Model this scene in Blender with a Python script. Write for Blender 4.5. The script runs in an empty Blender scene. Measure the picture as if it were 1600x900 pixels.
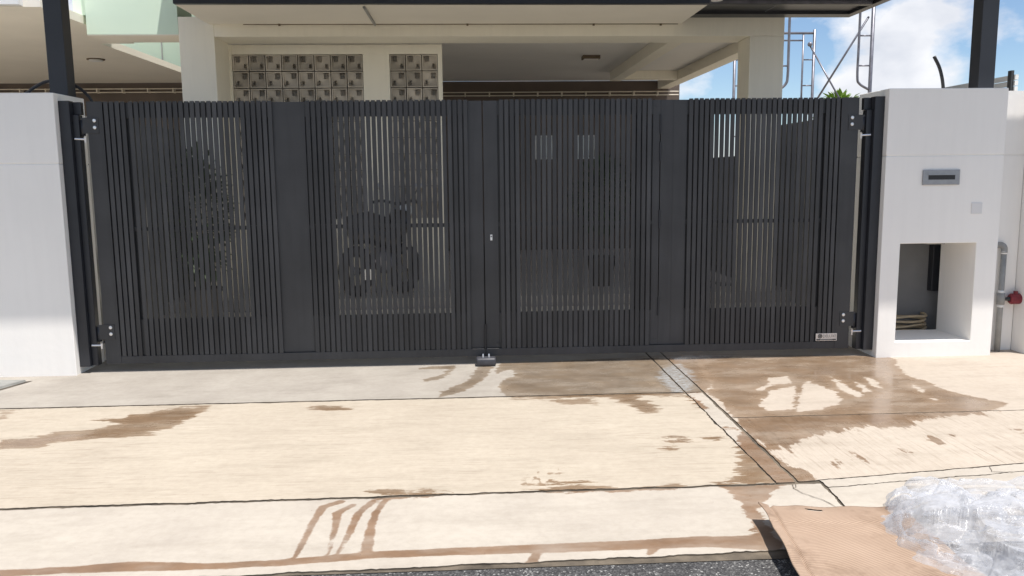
import bpy, bmesh, math, random
import numpy as np
from mathutils import Vector, Matrix, noise
random.seed(7)
scene = bpy.context.scene
COL = scene.collection

# ------------------------------------------------------------------ camera
cam_d = bpy.data.cameras.new('camera'); cam = bpy.data.objects.new('camera', cam_d); COL.objects.link(cam)
_r = Vector((0.99853951, -0.05305144, -0.01021755)); _u = Vector((0.01739378, 0.13662583, 0.99047001))
_f = Vector((0.05114988, 0.98920116, -0.13734905))
M = Matrix((_r, _u, -_f)).transposed().to_4x4(); M.translation = Vector((-0.1104, -6.1122, 1.4125))
cam.matrix_world = M
cam_d.sensor_width = 36.0; cam_d.lens = 28.806; cam_d.clip_end = 2000; cam_d.clip_start = 0.05
scene.camera = cam

# ------------------------------------------------------------------ sky, sun, exposure
SUN = Vector((0.20, -0.205, 0.955)).normalized()
world = bpy.data.worlds.new('World'); scene.world = world; world.use_nodes = True
wn = world.node_tree.nodes; wl = world.node_tree.links; wn.clear()
w_out = wn.new('ShaderNodeOutputWorld'); w_bg = wn.new('ShaderNodeBackground'); w_bg.inputs['Strength'].default_value = 0.080
sky = wn.new('ShaderNodeTexSky'); sky.sky_type = 'NISHITA'; sky.sun_disc = False
sky.sun_elevation = math.asin(SUN.z); sky.sun_rotation = math.atan2(SUN.x, SUN.y)
sky.air_density = 1.0; sky.dust_density = 0.05; sky.ozone_density = 3.0; sky.altitude = 1200
wtc = wn.new('ShaderNodeTexCoord')
w_map = wn.new('ShaderNodeMapping'); w_map.inputs['Scale'].default_value = (1.0, 1.0, 1.75)
w_map.inputs['Location'].default_value = (0.31, 0.12, 0.14)
w_n = wn.new('ShaderNodeTexNoise'); w_n.inputs['Scale'].default_value = 3.1; w_n.inputs['Detail'].default_value = 9; w_n.inputs['Roughness'].default_value = 0.57
w_r = wn.new('ShaderNodeValToRGB'); w_r.color_ramp.elements[0].position = 0.485; w_r.color_ramp.elements[1].position = 0.565
w_r.color_ramp.elements[0].color = (0, 0, 0, 1); w_r.color_ramp.elements[1].color = (1, 1, 1, 1)
w_n2 = wn.new('ShaderNodeTexNoise'); w_n2.inputs['Scale'].default_value = 9; w_n2.inputs['Detail'].default_value = 6
w_r2 = wn.new('ShaderNodeValToRGB'); w_r2.color_ramp.elements[0].color = (5.0, 5.3, 6.0, 1); w_r2.color_ramp.elements[1].color = (7.4, 7.5, 7.8, 1)
w_r2.color_ramp.elements[0].position = 0.35; w_r2.color_ramp.elements[1].position = 0.62
w_mix = wn.new('ShaderNodeMix'); w_mix.data_type = 'RGBA'
wl.new(wtc.outputs['Generated'], w_map.inputs['Vector'])
wl.new(w_map.outputs[0], w_n.inputs['Vector']); wl.new(w_map.outputs[0], w_n2.inputs['Vector'])
wl.new(w_n.outputs['Fac'], w_r.inputs['Fac']); wl.new(w_n2.outputs['Fac'], w_r2.inputs['Fac'])
wl.new(w_r.outputs['Color'], w_mix.inputs['Factor']); wl.new(sky.outputs['Color'], w_mix.inputs['A']); wl.new(w_r2.outputs['Color'], w_mix.inputs['B'])
wl.new(w_mix.outputs['Result'], w_bg.inputs['Color']); wl.new(w_bg.outputs[0], w_out.inputs['Surface'])

sun_d = bpy.data.lights.new('sun', 'SUN'); sun_o = bpy.data.objects.new('sun', sun_d); COL.objects.link(sun_o)
sun_d.energy = 3.9; sun_d.angle = math.radians(0.6); sun_d.color = (1.0, 0.95, 0.89)
sun_o.rotation_euler = SUN.to_track_quat('Z', 'Y').to_euler(); sun_o.location = (3, -4, 12)
vs = scene.view_settings
vs.view_transform = 'Standard'; vs.look = 'None'; vs.gamma = 1.0; vs.use_curve_mapping = False; vs.exposure = 0.74
scene.cycles.max_bounces = 10; scene.cycles.diffuse_bounces = 6; scene.cycles.transparent_max_bounces = 24

# ------------------------------------------------------------------ helpers: meshes
ORG = {}
def tag(o, label=None, cat=None, group=None, kind=None):
    if label: o['label'] = label
    if cat: o['category'] = cat
    if group: o['group'] = group
    if kind: o['kind'] = kind
    return o
def thing(name, label, cat, loc=(0, 0, 0), group=None):
    o = bpy.data.objects.new(name, None); COL.objects.link(o); o.location = loc; o.empty_display_size = 0.1
    ORG[o.as_pointer()] = Vector(loc)
    return tag(o, label, cat, group)
def org(o): return ORG.get(o.as_pointer(), Vector((0, 0, 0))) if o else Vector((0, 0, 0))

class MB:
    def __init__(s): s.v = []; s.f = []
    def add(s, vs_, fs_):
        n = len(s.v); s.v += [tuple(p) for p in vs_]; s.f += [tuple(i + n for i in f) for f in fs_]; return s
    def box(s, x0, x1, y0, y1, z0, z1):
        return s.add([(x0, y0, z0), (x1, y0, z0), (x1, y1, z0), (x0, y1, z0), (x0, y0, z1), (x1, y0, z1), (x1, y1, z1), (x0, y1, z1)],
                     [(0, 3, 2, 1), (4, 5, 6, 7), (0, 1, 5, 4), (1, 2, 6, 5), (2, 3, 7, 6), (3, 0, 4, 7)])
    def tube(s, pts, r, n=10, cap=True):
        pts = [Vector(p) for p in pts]; rr = r if isinstance(r, (list, tuple)) else [r] * len(pts)
        rings = []; up = None
        for i, p in enumerate(pts):
            d = (pts[min(i + 1, len(pts) - 1)] - pts[max(i - 1, 0)]).normalized()
            if up is None:
                up = Vector((0, 0, 1)) if abs(d.z) < .9 else Vector((1, 0, 0))
            a = d.cross(up).normalized(); b = a.cross(d).normalized(); up = b
            rings.append([p + rr[i] * (math.cos(2 * math.pi * k / n) * a + math.sin(2 * math.pi * k / n) * b) for k in range(n)])
        vs_ = [q for R in rings for q in R]; fs_ = []
        for i in range(len(pts) - 1):
            for k in range(n):
                k2 = (k + 1) % n; fs_.append((i * n + k, i * n + k2, (i + 1) * n + k2, (i + 1) * n + k))
        if cap: fs_ += [tuple(range(n))[::-1], tuple((len(pts) - 1) * n + k for k in range(n))]
        return s.add(vs_, fs_)
    def ball(s, c, rx, ry=None, rz=None, nu=14, nv=8):
        ry = ry or rx; rz = rz or rx; vs_ = [(c[0], c[1], c[2] - rz)]; fs_ = []
        for j in range(1, nv):
            t = math.pi * j / nv - math.pi / 2
            for i in range(nu):
                a = 2 * math.pi * i / nu
                vs_.append((c[0] + rx * math.cos(t) * math.cos(a), c[1] + ry * math.cos(t) * math.sin(a), c[2] + rz * math.sin(t)))
        vs_.append((c[0], c[1], c[2] + rz)); L = len(vs_) - 1
        for i in range(nu):
            i2 = (i + 1) % nu; fs_.append((0, 1 + i2, 1 + i)); fs_.append((L, L - nu + i, L - nu + i2))
            for j in range(nv - 2): fs_.append((1 + j * nu + i, 1 + j * nu + i2, 1 + (j + 1) * nu + i2, 1 + (j + 1) * nu + i))
        return s.add(vs_, fs_)
    def hole_box(s, x0, x1, y0, y1, z0, z1, hx0, hx1, hz0, hz1):
        o = [(x0, z0), (x1, z0), (x1, z1), (x0, z1)]; h = [(hx0, hz0), (hx1, hz0), (hx1, hz1), (hx0, hz1)]
        vs_ = [(x, y0, z) for x, z in o + h] + [(x, y1, z) for x, z in o + h]; fs_ = []
        for k in range(4):
            k2 = (k + 1) % 4
            fs_ += [(k, k2, 4 + k2, 4 + k), (8 + k2, 8 + k, 12 + k, 12 + k2), (k2, k, 8 + k, 8 + k2), (4 + k, 4 + k2, 12 + k2, 12 + k)]
        return s.add(vs_, fs_)
    def build(s, name, mat, parent=None, bevel=0.0, smooth=False, seg=2):
        m = bpy.data.meshes.new(name); off = org(parent)
        m.from_pydata([(x - off.x, y - off.y, z - off.z) for x, y, z in s.v], [], s.f)
        if bevel or True:
            bm = bmesh.new(); bm.from_mesh(m); bmesh.ops.recalc_face_normals(bm, faces=bm.faces)
            if bevel:
                es = [e for e in bm.edges if len(e.link_faces) == 2 and e.calc_face_angle(0) > 0.6]
                bmesh.ops.bevel(bm, geom=es, offset=bevel, segments=seg, affect='EDGES', profile=0.5, clamp_overlap=True)
            bm.to_mesh(m); bm.free()
        if smooth: m.shade_smooth()
        m.materials.append(mat)
        o = bpy.data.objects.new(name, m); COL.objects.link(o)
        if parent: o.parent = parent; ORG[o.as_pointer()] = off
        return o
def inst(name, mesh, parent, loc):
    o = bpy.data.objects.new(name, mesh); COL.objects.link(o); o.parent = parent; o.location = Vector(loc) - org(parent); return o
def box(name, mat, parent, *a, bevel=0.0): return MB().box(*a).build(name, mat, parent, bevel)

# ------------------------------------------------------------------ helpers: materials
def mat_new(name):
    m = bpy.data.materials.new(name); m.use_nodes = True; nt = m.node_tree; b = nt.nodes['Principled BSDF']; return m, nt, b
def nd(nt, t, **kw):
    n = nt.nodes.new(t)
    for k, v in kw.items():
        if k in n.inputs: n.inputs[k].default_value = v
        else: setattr(n, k, v)
    return n
def coords(nt, scale=(1, 1, 1), rot=(0, 0, 0)):
    g = nd(nt, 'ShaderNodeNewGeometry'); mp = nd(nt, 'ShaderNodeMapping'); mp.inputs['Scale'].default_value = scale; mp.inputs['Rotation'].default_value = rot
    nt.links.new(g.outputs['Position'], mp.inputs['Vector']); return mp.outputs[0]
def ramp(nt, fac, stops):
    r = nd(nt, 'ShaderNodeValToRGB'); e = r.color_ramp.elements
    while len(e) < len(stops): e.new(0.5)
    for i, (p, c) in enumerate(stops): e[i].position = p; e[i].color = (*c, 1) if len(c) == 3 else c
    nt.links.new(fac, r.inputs['Fac']); return r.outputs['Color']
def noise_t(nt, vec, scale, detail=5, rough=0.55):
    n = nd(nt, 'ShaderNodeTexNoise', Scale=scale, Detail=detail, Roughness=rough); nt.links.new(vec, n.inputs['Vector']); return n.outputs['Fac']
def mixc(nt, f, a, b, mode='MIX'):
    m = nd(nt, 'ShaderNodeMix'); m.data_type = 'RGBA'; m.blend_type = mode
    for k, v in (('Factor', f), ('A', a), ('B', b)):
        if isinstance(v, (int, float)): m.inputs[k].default_value = v
        elif isinstance(v, tuple): m.inputs[k].default_value = (*v, 1)
        else: nt.links.new(v, m.inputs[k])
    return m.outputs['Result']
def math_n(nt, op, a, b=0.0, clamp=False):
    m = nd(nt, 'ShaderNodeMath', operation=op, use_clamp=clamp)
    for i, v in enumerate((a, b)):
        if isinstance(v, (int, float)): m.inputs[i].default_value = v
        else: nt.links.new(v, m.inputs[i])
    return m.outputs[0]
def bump(nt, b, h, strength=0.3, dist=0.01):
    n = nd(nt, 'ShaderNodeBump', Strength=strength, Distance=dist); nt.links.new(h, n.inputs['Height']); nt.links.new(n.outputs[0], b.inputs['Normal']); return n
def paint(name, col, rough=0.5, var=0.06, scale=3.0, bumps=0.08, metal=0.0, spec=0.5, streak=0.0, fine=60):
    m, nt, b = mat_new(name); v = coords(nt)
    f = noise_t(nt, v, scale, 6); lo = tuple(c * (1 - var) for c in col); hi = tuple(min(1, c * (1 + var)) for c in col)
    c = ramp(nt, f, [(0.3, lo), (0.7, hi)])
    if streak:
        vs_ = coords(nt, (7, 7, 0.5)); s_ = ramp(nt, noise_t(nt, vs_, 3, 6), [(0.45, (1, 1, 1)), (0.8, tuple(1 - streak for _ in range(3)))])
        c = mixc(nt, 1.0, c, s_, 'MULTIPLY')
    nt.links.new(c, b.inputs['Base Color']); b.inputs['Roughness'].default_value = rough; b.inputs['Metallic'].default_value = metal
    b.inputs['Specular IOR Level'].default_value = spec
    if bumps: bump(nt, b, noise_t(nt, v, fine, 4), bumps, 0.004)
    return m

M_GATE = paint('charcoal powder coat', (0.055, 0.0555, 0.058), 0.42, 0.2, 2.2, 0.05, spec=0.35, streak=0.22, fine=180)
M_GATE2 = paint('charcoal steel', (0.034, 0.035, 0.037), 0.45, 0.15, 6, 0.05, fine=150)
M_POST = paint('black steel', (0.022, 0.024, 0.030), 0.4, 0.15, 4, 0.03)
M_WALL = paint('white wall paint', (0.89, 0.87, 0.835), 0.75, 0.025, 1.6, 0.35, streak=0.03, fine=14)
M_WALLIN = paint('grey inner wall', (0.42, 0.42, 0.41), 0.8, 0.08, 3, 0.2)
M_CREAM = paint('cream house paint', (0.84, 0.80, 0.69), 0.75, 0.03, 1.5, 0.12, streak=0.04)
M_SOFFIT = paint('cream soffit', (0.85, 0.80, 0.71), 0.8, 0.04, 1.2, 0.1)
M_CEIL = paint('ceiling paint', (0.80, 0.78, 0.74), 0.85, 0.04, 1.0, 0.1)
M_GREEN = paint('mint green paint', (0.66, 0.80, 0.66), 0.75, 0.03, 1.5, 0.1)
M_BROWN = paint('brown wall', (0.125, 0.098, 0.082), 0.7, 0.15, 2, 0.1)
M_STEEL = paint('brushed steel', (0.36, 0.36, 0.37), 0.42, 0.08, 30, 0.04, metal=0.9)
M_BOLT = paint('zinc bolt', (0.82, 0.83, 0.85), 0.3, 0.05, 60, 0.0, metal=0.75)
M_GALV = paint('galvanised tube', (0.20, 0.20, 0.23), 0.4, 0.25, 9, 0.05, metal=0.6)
M_DARK = paint('black rubber', (0.03, 0.03, 0.035), 0.55, 0.2, 20, 0.1)
M_BLOCK = paint('grey vent block', (0.46, 0.42, 0.365), 0.9, 0.14, 5, 0.3, fine=120)
M_PVC = paint('grey pvc', (0.30, 0.30, 0.29), 0.5, 0.12, 14, 0.05)
M_RED = paint('red valve paint', (0.19, 0.018, 0.028), 0.5, 0.2, 30, 0.05)
M_RAIL = paint('cream rail', (0.70, 0.64, 0.54), 0.5, 0.05, 8, 0.02)
M_CABLE = paint('black cable', (0.018, 0.018, 0.02), 0.45, 0.1, 30, 0.0)
M_WHITE = paint('white plastic', (0.78, 0.78, 0.77), 0.4, 0.02, 8, 0.0)
M_LEAFD = paint('dark leaf', (0.045, 0.075, 0.03), 0.5, 0.5, 12, 0.0)
M_LEAFB = paint('bright leaf', (0.16, 0.26, 0.035), 0.5, 0.35, 6, 0.0)
M_BARK = paint('bark', (0.16, 0.12, 0.08), 0.9, 0.3, 14, 0.4)
M_POT = paint('dark pot', (0.05, 0.045, 0.04), 0.8, 0.2, 12, 0.1)
M_HOSE = paint('buff hose', (0.42, 0.33, 0.21), 0.5, 0.1, 20, 0.0)
M_TILE = paint('porch floor', (0.50, 0.47, 0.43), 0.35, 0.08, 2, 0.03)
M_FENCE = paint('pale cladding', (0.62, 0.62, 0.61), 0.6, 0.05, 6, 0.05)
M_INK = paint('black print', (0.02, 0.02, 0.02), 0.5, 0.0, 5, 0.0)
M_PLATE = paint('pale metal plate', (0.72, 0.67, 0.62), 0.4, 0.06, 40, 0.02, metal=0.3)
M_GLASS = paint('window glass', (0.55, 0.58, 0.60), 0.08, 0.05, 2, 0.0)
M_MOTO = paint('dark motorcycle paint', (0.018, 0.018, 0.02), 0.25, 0.2, 10, 0.0)
M_KRAFT = paint('kraft paper', (0.34, 0.25, 0.17), 0.8, 0.18, 9, 0.4)

def concrete(name, lo, hi, broom_axis=None, broom=0.5, wetcol=(0.50, 0.385, 0.295), spots=0.5, mottle=1.6):
    """dry concrete with broom lines and its wet stains (the 'wet' attribute is the distance inside a stain's outline)"""
    m, nt, b = mat_new(name); v = coords(nt); L = nt.links
    n1 = noise_t(nt, v, mottle, 8, 0.6); c = ramp(nt, n1, [(0.3, lo), (0.68, hi)])
    n2 = noise_t(nt, v, 22, 8, 0.7); c = mixc(nt, 1.0, c, ramp(nt, n2, [(0.25, (0.90, 0.89, 0.88)), (0.6, (1.02, 1.02, 1.02))]), 'MULTIPLY')
    # trowel and tyre smudges
    n6 = noise_t(nt, coords(nt, (0.7, 3.2, 1), (0, 0, 0.12)), 2.4, 6, 0.65)
    c = mixc(nt, 1.0, c, ramp(nt, n6, [(0.30, (0.88, 0.875, 0.865)), (0.52, (1.0, 1.0, 1.0))]), 'MULTIPLY')
    # small grit spots
    vo = nd(nt, 'ShaderNodeTexVoronoi', Scale=26.0, Randomness=1.0); L.new(v, vo.inputs['Vector'])
    sp = math_n(nt, 'LESS_THAN', vo.outputs['Distance'], 0.075)
    vo2 = nd(nt, 'ShaderNodeTexWhiteNoise'); L.new(vo.outputs['Position'], vo2.inputs['Vector'])
    sp = math_n(nt, 'MULTIPLY', sp, math_n(nt, 'GREATER_THAN', vo2.outputs['Value'], 0.9))
    c = mixc(nt, math_n(nt, 'MULTIPLY', sp, spots), c, (0.16, 0.14, 0.12))
    ax = broom_axis or 'x'
    sc = (0.8, 9, 1) if ax == 'x' else (9, 0.5, 1)
    nb = noise_t(nt, coords(nt, sc), 5.5, 5, 0.65)
    if broom_axis:
        sc2 = (1.3, 30, 1) if ax == 'x' else (30, 1.3, 1)
        nb2 = noise_t(nt, coords(nt, sc2), 4.0, 3, 0.6)
        patch = ramp(nt, noise_t(nt, v, 1.3, 4), [(0.38, (0.25, 0.25, 0.25)), (0.62, (1, 1, 1))])
        c = mixc(nt, math_n(nt, 'MULTIPLY', patch, broom), c, mixc(nt, 1.0, c, ramp(nt, nb, [(0.37, (0.58, 0.53, 0.48)), (0.45, (1, 1, 1))]), 'MULTIPLY'))
        c = mixc(nt, broom * 0.5, c, ramp(nt, nb2, [(0.38, (0.70, 0.66, 0.61)), (0.49, (1, 1, 1))]), 'MULTIPLY')
    # wet mask
    at = nd(nt, 'ShaderNodeAttribute', attribute_name='wet'); wet = at.outputs['Fac']
    e1 = noise_t(nt, coords(nt, (0.30, 2.6, 1) if ax == 'x' else (2.6, 0.30, 1)), 6, 7, 0.72)
    e2 = noise_t(nt, coords(nt, (0.7, 1.3, 1)), 15, 8, 0.72)
    k = 0.34 if broom_axis else 0.05
    wob = math_n(nt, 'ADD', math_n(nt, 'MULTIPLY', math_n(nt, 'SUBTRACT', e1, 0.5), k), math_n(nt, 'MULTIPLY', math_n(nt, 'SUBTRACT', e2, 0.5), 0.15))
    at2 = nd(nt, 'ShaderNodeAttribute', attribute_name='rag'); wob = math_n(nt, 'MULTIPLY', wob, at2.outputs['Fac'])
    d = math_n(nt, 'ADD', wet, wob)
    ww = nd(nt, 'ShaderNodeMapRange'); ww.interpolation_type = 'SMOOTHSTEP'; L.new(d, ww.inputs['Value'])
    ww.inputs['From Min'].default_value = -0.003; ww.inputs['From Max'].default_value = 0.006
    W = math_n(nt, 'MULTIPLY', ww.outputs['Result'], ramp(nt, noise_t(nt, coords(nt, (0.7, 1.6, 1)), 3.2, 8, 0.7), [(0.34, (0.62, 0.62, 0.62)), (0.58, (1, 1, 1))]))
    n5 = noise_t(nt, v, 5, 6, 0.6)
    wc = mixc(nt, 1.0, c, ramp(nt, n5, [(0.3, tuple(x * 0.86 for x in wetcol)), (0.7, tuple(x * 1.14 for x in wetcol))]), 'MULTIPLY')
    col = mixc(nt, W, c, wc)
    # a pale blue-grey mottled patch over the wet colour
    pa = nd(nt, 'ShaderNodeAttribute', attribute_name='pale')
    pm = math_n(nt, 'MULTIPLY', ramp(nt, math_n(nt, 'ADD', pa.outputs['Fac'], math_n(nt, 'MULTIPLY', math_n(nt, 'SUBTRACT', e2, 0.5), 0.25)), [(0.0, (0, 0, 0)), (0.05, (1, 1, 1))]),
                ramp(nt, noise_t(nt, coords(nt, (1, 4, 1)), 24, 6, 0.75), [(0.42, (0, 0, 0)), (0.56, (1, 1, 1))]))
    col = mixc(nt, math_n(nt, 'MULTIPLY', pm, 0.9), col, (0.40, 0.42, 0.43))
    L.new(col, b.inputs['Base Color'])
    deep = nd(nt, 'ShaderNodeMapRange'); L.new(d, deep.inputs['Value']); deep.inputs['From Min'].default_value = 0.0; deep.inputs['From Max'].default_value = 0.09
    rw = math_n(nt, 'SUBTRACT', 0.46, math_n(nt, 'MULTIPLY', deep.outputs['Result'], 0.36))
    rmix = nd(nt, 'ShaderNodeMix'); rmix.data_type = 'FLOAT'; L.new(W, rmix.inputs['Factor']); rmix.inputs['A'].default_value = 0.88; L.new(rw, rmix.inputs['B'])
    L.new(rmix.outputs['Result'], b.inputs['Roughness'])
    h = math_n(nt, 'ADD', math_n(nt, 'MULTIPLY', nb, 0.9 if broom_axis else 0.15), math_n(nt, 'MULTIPLY', n2, 0.6))
    bn = bump(nt, b, h, 0.35, 0.006)
    L.new(math_n(nt, 'SUBTRACT', 0.38, math_n(nt, 'MULTIPLY', W, 0.34)), bn.inputs['Strength'])
    return m
M_SLAB = concrete('broomed driveway concrete', (0.382, 0.332, 0.267), (0.432, 0.380, 0.308), 'x', 0.36)
M_SLABR = concrete('cross broomed concrete', (0.40, 0.345, 0.285), (0.44, 0.385, 0.322), 'y', 0.55)
M_APRON = concrete('grey trowelled concrete', (0.285, 0.258, 0.225), (0.36, 0.332, 0.292), None, wetcol=(0.62, 0.52, 0.42), mottle=2.6)
M_APRONR = concrete('pale trowelled concrete', (0.385, 0.33, 0.272), (0.43, 0.375, 0.315), None, wetcol=(0.56, 0.45, 0.355))
M_KERB = concrete('pale kerb concrete', (0.37, 0.332, 0.285), (0.43, 0.39, 0.335), None, wetcol=(0.52, 0.365, 0.265), mottle=2.2)
M_BOUNCE = paint('pale bounce floor', (0.70, 0.66, 0.58), 0.5, 0.06, 2, 0.03)  # kept pale to throw sunlight up at the house
M_DIRT = paint('joint dirt', (0.105, 0.086, 0.064), 0.95, 0.7, 7, 0.4)

def asphalt():
    m, nt, b = mat_new('asphalt'); v = coords(nt); L = nt.links
    vo = nd(nt, 'ShaderNodeTexVoronoi', Scale=150.0); L.new(v, vo.inputs['Vector'])
    wv = nd(nt, 'ShaderNodeTexWhiteNoise'); L.new(vo.outputs['Position'], wv.inputs['Vector'])
    c = ramp(nt, wv.outputs['Value'], [(0.0, (0.025, 0.025, 0.027)), (0.6, (0.06, 0.059, 0.06)), (0.93, (0.11, 0.11, 0.11)), (1.0, (0.32, 0.32, 0.31))])
    big = noise_t(nt, v, 3, 6); c = mixc(nt, 1.0, c, ramp(nt, big, [(0.3, (0.75, 0.75, 0.75)), (0.7, (1.25, 1.24, 1.22))]), 'MULTIPLY')
    L.new(c, b.inputs['Base Color']); b.inputs['Roughness'].default_value = 0.85
    bump(nt, b, vo.outputs['Distance'], 0.9, 0.006); return m
M_ASPH = asphalt()
M_GROUND = paint('dusty ground', (0.30, 0.26, 0.20), 0.95, 0.2, 1.0, 0.3)

# ------------------------------------------------------------------ wet stains on the driveway: outlines in metres on the ground
WET = [
  [(0.154,-0.854),(0.581,-0.844),(1.131,-0.878),(1.286,-1.021),(1.274,-1.113),(0.962,-1.069),(0.467,-1.085),(0.122,-1.084)],
  [(1.002,-2.575),(1.306,-2.599),(1.218,-2.698),(1.143,-2.8),(1.088,-2.898),(1.075,-3.024),(1.049,-3.196),(0.952,-3.189),(1.008,-3.049),(1.025,-2.86),(1.036,-2.699)],
  [(1.412,-1.765),(1.398,-2.008),(1.409,-2.615),(1.043,-2.586),(1.144,-2.414),(1.233,-2.242),(1.264,-2.048)],
  [(1.481,0.082),(1.703,0.06),(1.522,-0.779),(1.414,-1.001),(1.213,-1.061),(1.119,-1.037),(1.115,-0.599),(1.307,-0.229)],
  [(1.282,-0.791),(1.29,-1.084),(1.319,-1.404),(1.274,-1.4),(1.242,-1.11)],
  [(-2.705,-1.62),(-2.61,-1.606),(-2.465,-1.55),(-2.298,-1.495),(-2.214,-1.442),(-2.171,-1.373),(-2.277,-1.338),(-2.332,-1.296),(-2.19,-1.282),(-2.17,-1.192),(-2.03,-1.109),(-1.849,-1.068),(-1.765,-1.062),(-1.734,-1.162),(-1.772,-1.306),(-1.8,-1.442),(-1.917,-1.608),(-2.104,-1.66),(-2.297,-1.687),(-2.381,-1.723),(-2.4,-1.805),(-2.608,-1.798)],
  [(-3.018,-1.049),(-2.938,-1.043),(-2.916,-1.14),(-2.894,-1.221),(-2.918,-1.232)],
  [(-1.126,-1.146),(-1.057,-1.096),(-0.853,-1.142),(-0.859,-1.212),(-1.034,-1.224)],
  [(-0.454,-0.506),(-0.324,-0.389),(-0.278,-0.219),(-0.494,-0.198),(-0.475,-0.119),(-0.223,-0.101),(-0.257,-0.319),(-0.32,-0.501),(-0.429,-0.563)],
  [(-0.333,-0.998),(-0.309,-0.844),(-0.219,-0.72),(-0.119,-0.52),(-0.086,-0.296),(-0.056,-0.159),(0.058,-0.149),(0.003,-0.458),(-0.076,-0.665),(-0.162,-0.857),(-0.265,-0.943)],
  [(0.11,-0.049),(1.691,0.107),(1.472,-0.203),(1.283,-0.328),(1.15,-0.602),(1.165,-0.914),(1.094,-1.035),(0.819,-0.947),(0.558,-1.017),(0.106,-0.992),(0.064,-0.78),(0.128,-0.506),(0.052,-0.348)],
  [(0.744,-1.019),(0.937,-0.989),(0.947,-1.143),(1.04,-1.268),(1.004,-1.39),(0.924,-1.436),(0.853,-1.308),(0.796,-1.189)],
  [(0.401,-1.139),(0.564,-1.124),(0.697,-1.18),(0.668,-1.235),(0.454,-1.202)],
  [(1.642,0.112),(3.08,-0.099),(3.094,-0.233),(3.0,-0.392),(2.911,-0.731),(2.964,-0.878),(2.946,-1.061),(3.05,-1.303),(3.16,-1.428),(2.99,-1.551),(2.834,-1.642),(2.638,-1.651),(2.439,-1.733),(2.27,-1.838),(2.061,-1.82),(1.846,-1.893),(1.614,-2.026),(1.502,-2.119),(1.491,-2.263),(1.491,-2.442),(1.485,-2.549),(1.358,-2.595),(1.357,-2.343),(1.381,-2.006),(1.409,-1.607),(1.412,-1.2),(1.414,-0.969),(1.462,-0.925),(1.519,-0.761),(1.52,-0.41)],
  [(1.347,-1.851),(1.359,-1.76),(1.378,-1.831),(1.435,-1.813),(1.396,-2.574),(1.36,-2.611),(1.057,-2.587),(1.115,-2.52),(1.225,-2.359),(1.23,-2.232),(1.287,-2.16),(1.281,-1.998)],
  [(1.052,-2.586),(1.274,-2.604),(1.192,-2.682),(1.108,-2.798),(1.056,-2.896),(1.049,-3.022),(1.041,-3.151),(1.016,-3.115),(1.052,-2.862),(1.067,-2.701)],
  [(0.9,-1.945),(0.995,-1.91),(1.084,-1.939),(1.034,-1.998),(0.94,-1.99)],
  [(1.1,-1.908),(1.219,-1.918),(1.213,-1.971),(1.122,-1.953)],
  [(0.871,-2.036),(0.944,-2.042),(0.915,-2.09),(0.866,-2.086)],
  [(1.284,-1.742),(1.369,-1.761),(1.347,-1.794),(1.284,-1.789)],
  [(0.125,-2.605),(0.242,-2.53),(0.362,-2.516),(0.432,-2.537),(0.526,-2.591),(0.831,-2.569),(0.818,-2.622),(0.518,-2.636),(0.261,-2.623)],
  [(-0.572,-2.543),(-0.501,-2.533),(-0.398,-2.571),(-0.341,-2.553),(-0.239,-2.614),(-0.393,-2.638),(-0.547,-2.64)],
  [(1.974,-1.813),(2.015,-1.84),(2.01,-1.896),(1.97,-1.859)],
  [(2.325,-2.022),(2.345,-2.066),(2.332,-2.107),(2.309,-2.063)],
  [(2.428,-1.954),(2.487,-1.992),(2.451,-2.011),(2.417,-1.986)],
  [(2.068,-2.126),(2.081,-2.177),(2.094,-2.227),(2.066,-2.205)],
  [(1.791,-2.202),(1.799,-2.269),(1.793,-2.334),(1.772,-2.305)],
  [(1.654,-2.322),(1.663,-2.386),(1.61,-2.434),(1.611,-2.391)],
  [(2.618,-1.518),(2.876,-1.514),(2.873,-1.581),(2.63,-1.599)],
]
SPECK = [
  [(0.132,-2.498),(0.182,-2.353),(0.3,-2.258),(0.327,-2.304),(0.213,-2.52)],
  [(2.887,-1.82),(2.914,-1.916),(2.826,-2.042),(2.801,-1.975)],
]
DRY = [
  [(1.642,-1.322),(1.839,-1.008),(2.035,-0.911),(1.812,-1.447),(1.651,-1.46)],
  [(1.946,-0.695),(2.084,-0.654),(2.036,-0.844),(1.865,-0.879)],
  [(1.758,-0.936),(1.851,-0.894),(1.804,-0.989),(1.739,-1.015)],
  [(1.81,-1.501),(2.11,-0.868),(2.171,-0.805),(2.235,-1.076),(2.172,-1.312),(2.012,-1.438)],
  [(2.374,-0.699),(2.379,-0.807),(2.365,-1.024),(2.389,-1.168),(2.313,-1.221),(2.291,-1.017)],
  [(2.473,-0.833),(2.488,-0.903),(2.47,-1.097),(2.417,-1.092)],
  [(2.604,-0.739),(2.643,-0.778),(2.561,-1.026),(2.543,-0.925)],
  [(2.827,-0.917),(2.835,-1.083),(2.78,-1.141),(2.774,-1.045)],
  [(2.754,-1.261),(2.8,-1.31),(2.745,-1.334)],
  [(1.413,-2.151),(1.498,-2.148),(1.517,-2.356),(1.47,-2.44),(1.393,-2.373)],
  [(1.411,-1.095),(1.44,-1.202),(1.382,-1.667),(1.343,-1.639),(1.347,-1.337)],
  [(0.065,-0.388),(0.186,-0.263),(0.197,-0.476),(0.082,-0.538)],
]
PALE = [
  [(1.26,-0.326),(1.454,-0.159),(1.487,-0.446),(1.419,-0.804),(1.307,-1.023),(1.172,-1.057),(1.177,-0.866),(1.172,-0.604)],
]
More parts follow.
